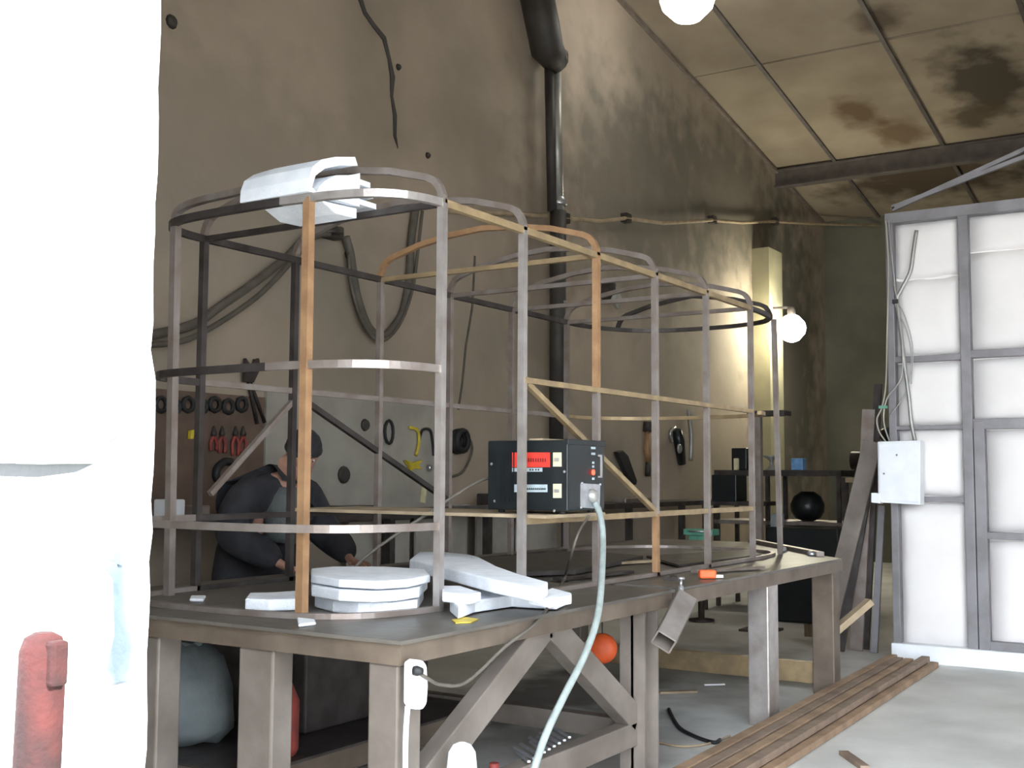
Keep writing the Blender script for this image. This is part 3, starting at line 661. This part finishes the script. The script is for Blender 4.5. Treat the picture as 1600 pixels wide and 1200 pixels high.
# ------------------------------------------------------------------ leaning steel and boards between table and partition
for k, (t, bt_, w_, mt, lb_) in enumerate([((1364,690),(1284,1000),.14,'leg','broad grey-brown plank leaning right of the table end'),
        ((1362,700),(1308,1020),.11,'steel_dark','narrow dark plank leaning behind the broad one'),
        ((1358,640),(1338,1015),.10,'steel','upright brown steel section leaning near the partition'),
        ((1372,600),(1352,1020),.06,'steel_dark','dark angle bar leaning beside the partition edge'),
        ((1378,790),(1366,1022),.05,'stud','thin blue-grey bar standing against the partition edge')]):
    xb_ = [5.43,5.5,5.6,5.7,5.55][k]
    t_ = at(0,xb_+.12,*t); b_ = at(0,xb_,*bt_); b_.z = .005
    tag(MB().sweep([b_,t_],[(-w_/2,-.015),(w_/2,-.015),(w_/2,.015),(-w_/2,.015)],up=Vector((1,0,0))).build('leaning_plank',mt), lb_, 'plank')

# ------------------------------------------------------------------ rack with tools beyond the table
rk = thing('tool_rack', (8.1,1.4,0), 'dark tall steel workbench rack beyond the end of the table', 'rack')
MB().bx((7.9,.85,1.36),(8.5,2.2,1.42)).build('top_shelf','steel_dark', rk)
MB().bx((7.9,.85,.86),(8.5,2.2,.90)).build('middle_shelf','steel', rk)
MB().bx((7.9,.85,.30),(8.5,2.2,.34)).build('bottom_shelf','steel_dark', rk)
for x in (7.92,8.46):
    for y in (.88,1.62,2.17): MB().bx((x-.02,y-.02,0),(x+.02,y+.02,1.36)).build('upright','steel_dark', rk)
r2 = thing('side_bench', (8.0,.45,0), 'right-hand dark bench with a lit wooden edge beside the rack', 'bench')
MB().bx((7.75,.15,1.30),(8.5,.82,1.345)).build('benchtop','steel_dark', r2)
MB().bx((7.70,.35,1.30),(7.75,.75,1.35)).build('front_board','wood', r2)
for x in (7.8,8.45):
    for y in (.2,.78): MB().bx((x-.025,y-.025,0),(x+.025,y+.025,1.30)).build('leg','steel_dark', r2)
def P8(x, y, X=7.95): return at(0,X,x,y)
def item_box(name, x0, y0, x1, y1, depth, mt, lb_, cat, X=7.95, zb=None, bev=.008):
    a_ = P8(x0,y1,X); b_ = P8(x1,y0,X); z0_ = a_.z if zb is None else zb
    return tag(MB().bx((X,a_.y,z0_),(X+depth,b_.y,b_.z)).build(name,mt,None,bev), lb_, cat)
item_box('black_crate',1143,700,1166,735,.2,'black','black upright box on top of the tool rack','box',zb=1.42)
item_box('pale_jar',1146,716,1153,735,.05,'cream','slim pale jar in front of the black box on the rack','jar',7.92,1.42)
item_box('blue_can',1236,716,1254,736,.12,'blue','light blue can on top of the tool rack','can',7.92,1.42)
# can: white band
o = tag(MB().lathe(Vector((8.05,P8(1200,730).y,1.42)),[(.07,0),(.05,.02),(.02,.05),(.02,.1),(.08,.14),(.08,.155)],12).build('small_vise','pipe'),'small grey pedestal tool on the rack left of the blue can','tool')
o = tag(MB().lathe(Vector((8.05,P8(1175,730).y,1.42)),[(.06,0),(.07,.02),(.06,.08),(.03,.1)],12).build('tin','steel'),'low grey tin on the rack right of the black box','tin')
item_box('equipment_case',1112,742,1150,778,.30,'black','black equipment case hanging below the left end of the rack top','case',7.55,1.10)
MB_ = MB().bx((7.5,P8(1150,770,7.55).y-.3,1.06),(7.9,P8(1110,770,7.55).y+.1,1.10)); o = MB_.build('shelf_board','steel_dark'); tag(o,'dark shelf board carrying the black equipment case','shelf')
MB().bx((7.52,P8(1150,770,7.55).y-.28,0),(7.56,P8(1150,770,7.55).y-.24,1.06)).build('support','steel_dark', o)
MB().bx((7.52,P8(1110,770,7.55).y+.04,0),(7.56,P8(1110,770,7.55).y+.08,1.06)).build('support','steel_dark', o)
c0 = P8(1252,792); tag(MB().lathe(Vector((8.15,c0.y,.902)),[(.06,0),(.13,.03),(.17,.10),(.175,.17),(.14,.25),(.07,.30)],16).build('black_kettle','black'),'round black pot on the middle shelf of the rack','pot')
item_box('pale_box',1204,803,1219,826,.12,'cloth_pale','pale upright box standing on the black chest','box',7.05,P8(1250,826,7.0).z)
c0 = P8(1240,835); tag(MB().lathe(Vector((7.98,c0.y,.342)),[(.09,0),(.085,.02),(.05,.1),(.02,.36),(.01,.40)],14).build('orange_cone','steel_orange'),'small orange cone shape on the rack bottom shelf','cone')
item_box('tool_chest',1196,826,1310,868,.5,'black','wide black chest on the floor behind the table end','chest',7.0,0.0,.02)
gm = thing('green_vise', (6.6,P8(1090,833,6.6).y,0), 'green painted bench vise on its stand behind the far posts', 'vise')
c0 = P8(1090,833,6.6)
MB().bx((6.55,c0.y-.17,c0.z-.02),(6.72,c0.y+.13,c0.z+.04)).build('jaw_body','green', gm, .01)
MB().bx((6.6,c0.y-.06,c0.z-.10),(6.70,c0.y+.10,c0.z-.02)).build('base','green', gm, .01)
MB().lathe((6.63,c0.y-.02,0),[(.12,0),(.12,.02),(.03,.03),(.03,c0.z-.10)],12).build('pedestal','steel_dark', gm)
MB().tube([(6.53,c0.y-.1,c0.z+.02),(6.53,c0.y+.05,c0.z+.02)],.008,8).build('handle','silver', gm)
# dark machine on the side bench
dm = thing('bench_grinder', (8.1,.5,1.345), 'dark bench machine with round wheel on the right-hand bench', 'machine')
MB().bx((7.95,.30,1.345),(8.3,.75,1.43)).build('base','black', dm, .02)
MB().tube([(8.1,.25,1.52),(8.1,.80,1.52)],.09,16).build('motor','steel_dark', dm)
MB().lathe((8.1,.62,1.52),[(.11,0),(.12,.01),(.12,.04),(.11,.05)],18,(0,-1,0)).build('wheel','pipe', dm)
MB().lathe((8.1,.42,1.60),[(.05,0),(.06,.1),(.10,.14),(.09,.22),(.03,.25)],12).build('guard','black', dm)
MB().tube([(8.0,.45,1.45),(7.9,.6,1.44),(7.85,.5,1.40)],.012,8).build('lever','silver', dm)
# thin stand with flat top behind the far end of the cage
st = thing('steel_stand', (6.3,1.1,0), 'thin upright brown steel stand with flat top behind the cage end', 'stand')
MB().bar([(6.3,1.10,.0),(6.3,1.10,1.90)],.06,.05,up=Vector((0,1,0))).build('upright','steel', st)
MB().bx((6.22,.84,1.89),(6.42,1.18,1.935)).build('flat_top','steel_dark', st)
MB().bx((6.15,.95,0),(6.45,1.25,.02)).build('foot_plate','steel_dark', st)

# ------------------------------------------------------------------ workbench along the wall, tool boards, tools
BZ = 1.075
wbk = thing('wall_workbench', (5,YW-.3,0), 'long dark workbench running along the plaster wall behind the cage', 'workbench')
MB().bx((.2,YW-.55,BZ-.05),(9.6,YW-.01,BZ)).build('benchtop','steel_dark', wbk)
for x in (.6,1.9,3.2,4.5,5.8,7.1,8.4,9.4):
    MB().bx((x-.03,YW-.53,0),(x+.03,YW-.47,BZ-.05)).build('leg','steel_dark', wbk)
MB().bx((.4,YW-.56,.10),(9.5,YW-.50,.16)).build('stretcher','steel_dark', wbk)
YB = YW-.03
def board(x0, x1, ytop, mt, lb_, n='tool_board', zt=None):
    a_ = at(1,YB,x0,ytop); b_ = at(1,YB,x1,ytop)
    z = zt or a_.z
    return tag(MB().bx((a_.x,YB,BZ+.002),(b_.x-.01,YW-.002,z)).build(n,mt), lb_, 'board')
board(160,416,600,'brown','brown tool board fixed to the wall at the left, hung with tools')
board(417,594,612,'pale','pale smooth wall board right of the brown tool board, above the man',zt=at(1,YB,417,612).z)
board(596,706,625,'pale','pale wall board carrying the yellow tool and black ring')
for i, (x0, x1) in enumerate([(545,590),(606,640),(650,730),(745,800),(808,870)]):
    a_ = at(1,YW-.2,x0,828); b_ = at(1,YW-.2,x1,828)
    tag(MB().bx((a_.x,YW-.2,.02),(b_.x,YW-.18,BZ-.08)).build('under_bench_panel','pale'), ['pale panel under the bench nearest the man','pale panel under the bench, second from the man','pale panel under the bench, third from the man','pale panel under the bench behind the second near post','pale panel under the bench behind the welder'][i], 'panel')
def wp(x, y, d=.02): return at(1,YB-d,x,y)
for i in range(7):
    p = wp(252+i*21,632+(i%2)*3); tag(MB().tube([p+Vector((.045*math.cos(a*.7854),0,.045*math.sin(a*.7854))) for a in range(8)],.016,6,closed=True).build('coil_ring','blackrub'),['first','second','third','fourth','fifth','sixth','seventh'][i]+' from the left of the dark rings along the top of the brown board','ring','dark rings along the brown tool board')
for i, (x, hh) in enumerate([(334,22),(347,26),(368,30),(380,24)]):
    t_ = thing('pliers', wp(x,678), ['leftmost of four red-handled pliers on the brown board','second from the left of four red-handled pliers','third from the left of four red-handled pliers','rightmost of four red-handled pliers on the brown board'][i], 'pliers')
    for s_ in (-1,1): MB().tube(arc_poly([wp(x,682),wp(x+s_*5,692),wp(x+s_*4,682+hh)],3),.013,6).build('handle','redpl', t_)
    MB().lathe(wp(x,682),[(.01,-.0),(.022,.012),(.018,.03),(.006,.07)],8).build('jaws','steel_dark', t_)
yc = thing('yellow_clamp', wp(300,678), 'small yellow spring clamp on the brown tool board', 'clamp')
MB().prism([wp(293,686),wp(294,673),wp(303,671),(wp(307,676)),wp(307,686),wp(303,686),wp(301,679),wp(298,680),wp(297,686)],(0,-.03,0)).build('clamp_body','yellow', yc)
P = arc_poly([wp(362,722),wp(350,722),wp(340,732),(wp(338,745)),wp(345,755)],4); tag(MB().tube(P,.028,8).build('hook_tool','blackrub'),'dark C-shaped tool on the brown board left of the man','tool')
pr = thing('long_shears', wp(390,575), 'dark long-handled shears hooked over the middle rail height on the wall', 'shears')
MB().tube([wp(385,565),wp(392,600),wp(414,660)],.014,6).build('handle','steel_dark', pr); MB().tube([wp(398,562),wp(389,600),wp(402,662)],.014,6).build('handle','steel_dark', pr)
MB().prism([wp(380,560),wp(388,572),wp(400,560),wp(403,575),wp(392,598),wp(378,596)],(0,-.03,0)).build('blades','steel_dark', pr)
P = [wp(608+6.5*math.cos(a*math.pi/6),675+18*math.sin(a*math.pi/6)) for a in range(12)]; tag(MB().tube(P,.013,6,closed=True).build('chain_ring','blackrub'),'black oval ring hanging on the pale wall board','ring')
yt = thing('yellow_gun', wp(640,725), 'yellow spray gun hanging on the pale wall board', 'spray gun')
MB().prism([wp(630,719),wp(642,723),wp(656,719),wp(650,727),wp(656,733),wp(643,732),wp(636,738),wp(637,729)],(0,-.03,0)).build('gun_body','yellow', yt)
MB().lathe(wp(670,731),[(.03,0),(.02,.03)],10,(0,-1,0)).build('nozzle','silver', yt)
P = arc_poly([wp(640,668),wp(652,672),wp(655,690),wp(650,712)],4); tag(MB().tube(P,.014,6).build('hanging_strap','yellow'),'yellowish strap hanging above the yellow spray gun','strap')
P = arc_poly([wp(655,690),wp(660,672),wp(672,672),wp(676,690),wp(678,712)],4); tag(MB().tube(P,.012,6).build('wire_hook','blackrub'),'thin dark hooked wire right of the yellowish strap','hook')
tag(MB().box(wp(662,771),(.05,.02,.16),Euler((0,.15,0))).build('paper_tag','cream'),'pale paper tag hanging low on the wall board','paper')
P = [wp(714+9*math.cos(a*math.pi/6),690+16*math.sin(a*math.pi/6)) for a in range(12)]
cb = thing('cable_coil', wp(714,700), 'dark coil of cable hanging between two far posts', 'coil')
for d in (.0,.03,.06): MB().tube([q+Vector((0,-d,.01*d*10)) for q in P],.026,6,closed=True).build('loop','blackrub', cb)
P = arc_poly([wp(726,672),wp(738,700),wp(725,735),wp(707,745)],4); tag(MB().tube(P,.012,6).build('loose_cable','hose'),'loose dark cable end beside the dark coil','cable')
tag(MB().prism([wp(958,706),wp(968,704),wp(976,712),wp(990,752),wp(988,758),wp(975,745)],(0,-.05,0)).build('leather_sheath','blackrub',None,.01),'long dark flap-like tool slanting on the wall right of the welder','tool')
ot = thing('orange_tool', wp(1012,700), 'orange-bodied hand tool hanging on the wall beside a post', 'tool')
MB().tube([wp(1012,672,.08),wp(1011,705,.08),wp(1013,722,.08)],.04,10,scales=[.7,1,.8]).build('tool_body','steel_orange', ot)
MB().tube([wp(1013,660,.08),wp(1012,674,.08)],.06,8).build('head','steel_dark', ot); MB().tube([wp(1013,722,.08),wp(1012,744,.08)],.035,8).build('handle_end','steel_dark', ot)
ag = thing('hanging_grinder', wp(1061,700), 'dark angle grinder with shiny disc hanging on the wall', 'grinder')
MB().tube([wp(1058,672),wp(1061,690),wp(1066,725)],.07,10,scales=[.8,1,.7]).build('grinder_body','black', ag)
MB().lathe(wp(1061,701,.09),[(.06,0),(.05,.02)],14,(0,-1,0)).build('disc','silver', ag)
MB().tube(arc_poly([wp(1050,690),wp(1047,675),wp(1055,668)],3),.02,6).build('side_handle','silver', ag)
tag(MB().tube(arc_poly([wp(1076,640),wp(1080,680),wp(1079,720)],4),.03,6).build('grey_strap','pipe'),'pale strap hanging right of the hanging grinder','strap')
for x, y, r0 in [(570,664,.05),(537,742,.07),(590,668,.03)]:
    tag(MB().lathe(wp(x,y,.0),[(r0,0),(r0*.8,.02)],12,(0,-1,0)).build('wall_disc','pipe_dark'),{570:'dark round knob on the pale board right of the man',537:'large dark disc low on the pale board beside the man',590:'small dark knob on the pale board next to the far post'}[x],'knob')
# things on the bench top
for i, (x, w_, h_, mt, nm, lb_) in enumerate([(262,.10,.12,'white','small_can','small white can on the bench at the far left'),(300,.12,.08,'steel','small_tin','grey tin on the bench left of the man'),(548,.35,.05,'black','dark_tray','flat black tray on the bench right of the man'),(714,.12,.035,'silver','bright_tool','shiny tool lying on the bench behind the first near post'),(770,.3,.12,'steel_dark','tool_case','dark grey case on the bench left behind the welder'),(985,.6,.05,'steel','steel_offcut','long grey offcut on the bench right of the welder')]):
    p = at(1,YW-.35,x,790); tag(MB().bx((p.x-w_/2,YW-.45,BZ),(p.x+w_/2,YW-.28,BZ+h_)).build(nm,mt,None,.01), lb_, 'can' if i < 2 else 'tool')

# ------------------------------------------------------------------ pipes, hoses, cables on the wall
pp = thing('drain_pipe', at(1,YW-.08,872,700), 'vertical wall pipe, grey above and tarred black below, behind the cage', 'pipe')
ya_ = YW-.19
MB().tube([at(1,ya_,871,700),at(1,ya_,872,330)],.082,14).build('lower_pipe','pipe_dark', pp)
MB().tube([at(1,ya_,872,330),at(1,ya_,868,95)],.055,14).build('upper_pipe','pipe', pp)
MB().tube([at(1,ya_+.03,863,330),at(1,ya_+.03,858,95)],.05,10).build('painted_pipe_shadow','pipe_dark', pp)  # dark tube painting the shadow along the left of the upper pipe
MB().lathe(at(1,ya_,873,322),[(.075,0),(.085,.02),(.07,.08),(.06,.09)],14).build('collar','silver', pp)
MB().lathe(at(1,ya_,873,482),[(.088,0),(.088,.07)],14).build('clamp_band','silver', pp)
MB().tube([at(1,ya_-.02,871,100),at(1,ya_-.02,855,78),at(1,ya_-.02,848,40),at(1,ya_-.02,836,-20)],.14,12,scales=[.9,1.1,1.2,1.2]).build('flue','pipe_dark', pp)
MB().lathe(at(1,ya_,868,90),[(.13,0),(.13,.05),(.09,.07)],14).build('flue_collar','steel_dark', pp)
P = [(694,330),(780,334),(870,338),(880,341),(940,346),(977,341),(1037,349),(1112,344),(1160,348),(1210,346),(1272,350),(1374,344)]
tag(MB().tube([at(1,YW-.06,*q) for q in P[:-1]]+[at(0,XF-.08,1374,352)],.022,8).build('tie_cable','wood'),'pale sagging cable strung along the wall above the cage','cable')
for q, wh in [((880,341),'beside the wall pipe'),((977,341),'second from the wall pipe'),((1112,344),'third from the wall pipe'),((1210,346),'nearest the roof corner')]:
    tag(MB().box(at(1,YW-.03,*q),(.12,.10,.10)).build('cable_clip','steel_dark'),'small dark clip on the pale wall cable, '+wh,'clip','clips of the pale wall cable')
def hose(pts, r, lb_, mt='hose', n='wall_hose', d=.06):
    tag(MB().tube(arc_poly([at(1,YW-d,*q) for q in pts],5),r,8).build(n,mt), lb_, 'hose')
hose([(215,528),(300,508),(345,478),(400,440),(450,400),(480,370),(510,362)],.032,'upper hose sweeping down to the left from the wall bracket')
hose([(215,540),(280,534),(330,512),(400,465),(450,415),(490,372),(515,366)],.020,'lower thinner hose sweeping down to the left','hose','wall_hose',.12)
hose([(650,320),(642,380),(640,430),(632,480),(618,508),(600,524),(584,520),(570,500),(556,455),(548,400),(540,370)],.034,'thick hose hanging in a U loop from the wall bracket')
hose([(660,330),(652,400),(645,450),(628,500),(604,530),(584,528),(562,492),(548,440),(545,396)],.014,'thin cable following the thick U-shaped hose','hose','wall_hose',.10)
br = thing('hose_bracket', at(1,YW-.06,520,365), 'dark hose bracket on the wall behind the top of the cage', 'bracket')
MB().box(at(1,YW-.05,520,364),(.14,.10,.09)).build('plate','steel_dark', br); MB().tube([at(1,YW-.10,508,362),at(1,YW-.14,534,360)],.03,8).build('peg','steel_dark', br)
fx = thing('wall_floodlight', at(1,YW-.1,957,465), 'small unlit dark wall lamp seen through the cage roof', 'lamp')
MB().box(at(1,YW-.10,953,458),(.22,.16,.16),Euler((0,.3,.3))).build('housing','steel_dark', fx, .02)
MB().box(at(1,YW-.22,964,468),(.24,.05,.12),Euler((0.4,.3,.3))).build('glass','glassgrey', fx, .01)
for q, r0 in [((268,34),.05),((545,397),.05),((622,105),.03),((668,243),.03)]:
    tag(MB().lathe(at(1,YW,*q),[(r0,0),(r0*.7,.02),(r0*.3,.03)],10,(0,-1,0)).build('anchor_bolt','pipe_dark'),{268:'dark anchor bolt high on the wall by the pillar',545:'dark anchor bolt above the U-shaped hose',622:'dark bolt beside the wall crack',668:'dark bolt below the wall crack'}[q[0]],'bolt')

# ------------------------------------------------------------------ lit lamps
l2 = thing('wall_lamp', at(1,2.85,1235,515), 'lit bright lamp on the far pilaster at the cage end', 'lamp')
c0 = at(1,2.80,1237,513)
MB().lathe(c0,[(.02,-.20),(.10,-.17),(.18,-.08),(.20,0),(.18,.08),(.10,.17),(.03,.2)],20).build('bulb','glow', l2)
MB().lathe(c0,[(.05,.18),(.06,.20),(.06,.30),(.03,.32)],12).build('socket','steel_dark', l2)
MB().bar([c0+Vector((0,0,.30)),Vector((c0.x-.1,YW-.02,c0.z+.30))],.03,.03).build('arm','steel_dark', l2)
pd = bpy.data.lights.new('wall_lamp_light','POINT'); pd.energy = 50; pd.color = (1,.95,.72); pd.shadow_soft_size = .2
po = bpy.data.objects.new('wall_lamp_light',pd); po.location = c0+Vector((-.32,-.12,-.05)); COL.objects.link(po)
l1 = thing("ceiling_lamp", at(1,2.15,1074,-2), 'lit bright lamp hanging under the roof at the top of the photo', 'lamp')
c0 = at(1,2.15,1074,-2)
MB().lathe(c0,[(.02,-.26),(.14,-.22),(.26,-.10),(.29,0),(.26,.10),(.14,.2),(.04,.25)],20).build('bulb','glow_high', l1)
MB().lathe(c0,[(.06,.22),(.07,.25),(.07,.34),(.03,.36)],12).build('socket','steel_dark', l1)
MB().tube([c0+Vector((0,0,.34)),Vector((c0.x,c0.y,max(zc(c0.x)+.02,c0.z+.4)))],.012,6).build('stem','steel_dark', l1)
pd = bpy.data.lights.new('ceiling_lamp_light','POINT'); pd.energy = 10; pd.color = (1,.97,.88); pd.shadow_soft_size = .3
po = bpy.data.objects.new('ceiling_lamp_light',pd); po.location = c0+Vector((0,-.35,-.3)); COL.objects.link(po)

# ------------------------------------------------------------------ red post in front of the pillar
rp = thing('red_post', at(0,OX0-.15,62,1200), 'rust-red rounded steel post standing in front of the white pillar', 'post')
t_ = at(0,OX0-.15,68,988); b0 = Vector((t_.x,t_.y+.02,-.06))
MB().tube([b0,Vector((t_.x,t_.y+.012,t_.z*.5)),Vector((t_.x,t_.y,t_.z-.03)),Vector((t_.x,t_.y,t_.z-.008)),t_],.036,16,scales=[1.05,1.05,1,.8,.4]).build('post_body','rust_red', rp)
MB().box(t_+Vector((-.0,-.033,-.045)),(.03,.028,.07)).build('side_lug','rust_red', rp, .006)

# ------------------------------------------------------------------ the man
man = thing('person', (1.35,2.05,0), 'man in dark cap and dark jacket bending over behind the cage', 'person')
def skin(name, verts, edges, radii, mt, parent, sub=2, root=0):
    org = Vector(parent['_o'])
    me = bpy.data.meshes.new(name); me.from_pydata([Vector(v)-org for v in verts], edges, []); me.update()
    o = bpy.data.objects.new(name, me); COL.objects.link(o); o.parent = parent; o['_o'] = tuple(org)
    sm = o.modifiers.new('skin','SKIN'); sm.use_smooth_shade = True
    if not me.skin_vertices: 
        bpy.context.view_layer.objects.active = o
    lay = me.skin_vertices[0].data
    for i, r in enumerate(radii):
        lay[i].radius = (r, r) if not isinstance(r, tuple) else r; lay[i].use_root = (i == root)
    ss = o.modifiers.new('sub','SUBSURF'); ss.levels = sub; ss.render_levels = sub
    me.materials.append(M[mt]); return o
dg = None
hx, hy, hz = 1.50, 1.78, 1.46   # head centre
J = dict(pel=(1.27,2.10,.92), sp=(1.27,2.06,1.06), ch=(1.25,1.98,1.20), ub=(1.24,1.93,1.29), nk=(1.25,1.86,1.345), hd=(1.272,1.80,1.42), ht=(1.275,1.78,1.50))
def arm(s):
    if s < 0: return [(1.02,1.97,1.25),(.90,1.94,1.02),(.98,1.74,.93),(1.01,1.66,.875)]
    return [(1.47,1.95,1.24),(1.62,1.94,1.03),(1.56,1.72,.93),(1.52,1.64,.875)]
V = [J['pel'],J['sp'],J['ch'],J['ub'],J['nk'],J['hd'],J['ht']]; Rr_ = [(.15,.12),(.14,.115),(.17,.12),(.12,.09),.055,.085,.065]
Ed = [(0,1),(1,2),(2,3),(3,4),(4,5),(5,6)]
for s in (-1,1):
    a_ = arm(s); n0 = len(V); V += a_; Rr_ += [.05,.034,.028,.024]; Ed += [(3,n0),(n0,n0+1),(n0+1,n0+2),(n0+2,n0+3)]
    hnd = n0+3; h_ = Vector(a_[3]); n1 = len(V)
    V.append(tuple(h_+Vector((0,-.045,-.012)))); Rr_.append((.036,.016)); Ed.append((hnd,n1))
    lg = [(1.27+s*.11,2.12,.82),(1.27+s*.14,2.05,.48),(1.27+s*.15,2.14,.10),(1.27+s*.16,2.00,.04)]
    n2 = len(V); V += lg; Rr_ += [.085,.065,.045,.035]; Ed += [(0,n2),(n2,n2+1),(n2+1,n2+2),(n2+2,n2+3)]
    for k, (dx, ln) in enumerate([(-.030,.060),(-.010,.072),(.010,.076),(.030,.066)]):
        n3 = len(V); p0 = h_+Vector((dx,-.05,-.012))
        V += [tuple(p0),tuple(p0+Vector((dx*.15,-ln*.5,.004))),tuple(p0+Vector((dx*.2,-ln,-.016)))]; Rr_ += [.010,.0095,.008]
        Ed += [(n1,n3),(n3,n3+1),(n3+1,n3+2)]
    n3 = len(V); V += [tuple(h_+Vector((-s*.035,-.02,-.012))),tuple(h_+Vector((-s*.06,-.05,-.016)))]; Rr_ += [.011,.009]; Ed += [(n1,n3),(n3,n3+1)]
skin('body',V,Ed,Rr_,'skin',man,2)
# jacket over torso and arms, trousers, boots
V = [J['pel'],J['sp'],J['ch'],J['ub'],(1.23,1.89,1.325),(1.23,1.85,1.36)]; Rr_ = [(.27,.18),(.25,.17),(.25,.16),(.17,.12),.085,.07]; Ed = [(0,1),(1,2),(2,3),(3,4),(4,5)]
for s in (-1,1):
    a_ = arm(s); n0 = len(V); V += a_; V[-1] = tuple(Vector(a_[3])*.8+Vector(a_[2])*.2); Rr_ += [.11,.105,.085,.05]; Ed += [(3,n0),(n0,n0+1),(n0+1,n0+2),(n0+2,n0+3)]
skin('jacket',V,Ed,Rr_,'darkcloth',man,2)
# open grey-green front of the jacket
MB().lathe((1.22,1.86,.98),[(.08,0),(.11,.03),(.12,.18),(.10,.25),(.06,.30)],14,(.02,-.05,1)).build('work_apron','greencloth', man)
el = [(.29*math.cos(2*math.pi*i/20), .19*math.sin(2*math.pi*i/20)) for i in range(20)]
MB().sweep([(1.27,2.10,.72),(1.27,2.10,.80),(1.27,2.09,.92),(1.27,2.07,1.04)],el,up=Vector((0,1,0)),smooth=True,scales=[1,1.0,.96,.88]).build('jacket_skirt','darkcloth', man)
mb = MB()
for sg in (-1,1): mb.tube([(1.27+sg*.10,2.10,.86),(1.27+sg*.12,2.09,.66),(1.27+sg*.14,2.05,.45),(1.27+sg*.15,2.13,.10)],.11,14,scales=[1.1,1,.85,.7])
mb.build('trousers','darkcloth', man)
for s in (-1,1): MB().prism([(1.27+s*.155-.05,2.20,0),(1.27+s*.155-.055,1.98,0),(1.27+s*.155,1.90,0),(1.27+s*.155+.055,1.98,0),(1.27+s*.155+.05,2.20,0)],(0,0,.10)).build('boot','blackrub', man, .02)
# face features on a head turned down towards the table
hd = bpy.data.objects.new('head', None)
fwd = Vector((-.42,-.72,-.42)).normalized(); rt = fwd.cross(Vector((0,0,1))).normalized(); upv = rt.cross(fwd)
hc = Vector((1.275,1.78,1.455))
def headpt(a, b, c): return hc + rt*a + fwd*b + upv*c
mb = MB(); n_, m_ = 16, 12; rings = []
for i in range(m_+1):
    ph = math.pi*i/m_; c = math.cos(ph); s = math.sin(ph); row = []
    for j in range(n_):
        a = 2*math.pi*j/n_; x = .076*s*math.cos(a); y = .098*s*math.sin(a); z = .118*c
        if z < 0: x *= 1-.28*(-z/.118); y = y*(1-.12*(-z/.118)) + .012*(-z/.118)
        if i in (0,m_): x = y = 0
        row.append(mb.bm.verts.new(headpt(x,y,z)))
    rings.append(row)
for A_, B_ in zip(rings, rings[1:]):
    for j in range(n_):
        try: mb.bm.faces.new((A_[j],A_[(j+1)%n_],B_[(j+1)%n_],B_[j])).smooth = True
        except ValueError: pass
bmesh.ops.remove_doubles(mb.bm, verts=mb.bm.verts[:], dist=1e-5)
hdm = mb.build('head','skin', man)
for s in (-1,1):
    MB().lathe(headpt(s*.030,.083,.005),[(.011,-.006),(.012,0),(.006,.006)],10,tuple(fwd)).build('eye','white', hdm)
    MB().lathe(headpt(s*.030,.090,.005),[(.005,0),(.004,.003)],8,tuple(fwd)).build('pupil','blackrub', hdm)
    MB().tube([headpt(s*.075,.0,.025),headpt(s*.088,-.01,.012),headpt(s*.085,-.012,-.015),headpt(s*.072,0,-.025)],.008,6).build('ear','skin', hdm)
    MB().tube([headpt(s*.014,.094,.028),headpt(s*.045,.083,.03)],.004,5).build('eyebrow','blackrub', hdm)
MB().tube([headpt(0,.088,.015),headpt(0,.108,-.018),headpt(0,.115,-.03),headpt(0,.095,-.036)],.010,6).build('nose','skin', hdm)
MB().tube([headpt(-.022,.087,-.06),headpt(0,.093,-.058),headpt(.022,.087,-.06)],.005,6).build('mouth','redpl', hdm)
# knitted cap and hair
mb = MB(); mb.lathe(headpt(0,-.012,.022),[(.095,0),(.100,.02),(.096,.05),(.080,.085),(.05,.112),(.015,.124)],20,tuple(upv)); mb.build('knit_cap','darkcloth', man)
mb = MB(); mb.lathe(headpt(0,-.012,.018),[(.098,0),(.104,.008),(.104,.022),(.099,.03)],20,tuple(upv)); mb.build('cap_brim','blackrub', man)
mb = MB(); mb.lathe(headpt(0,-.028,-.02),[(.070,0),(.080,.015),(.082,.04)],16,tuple(upv)); mb.build('hair','blackrub', man)

man.location.x -= .11
for o in list(bpy.data.objects):
    if '_o' in o: del o['_o']
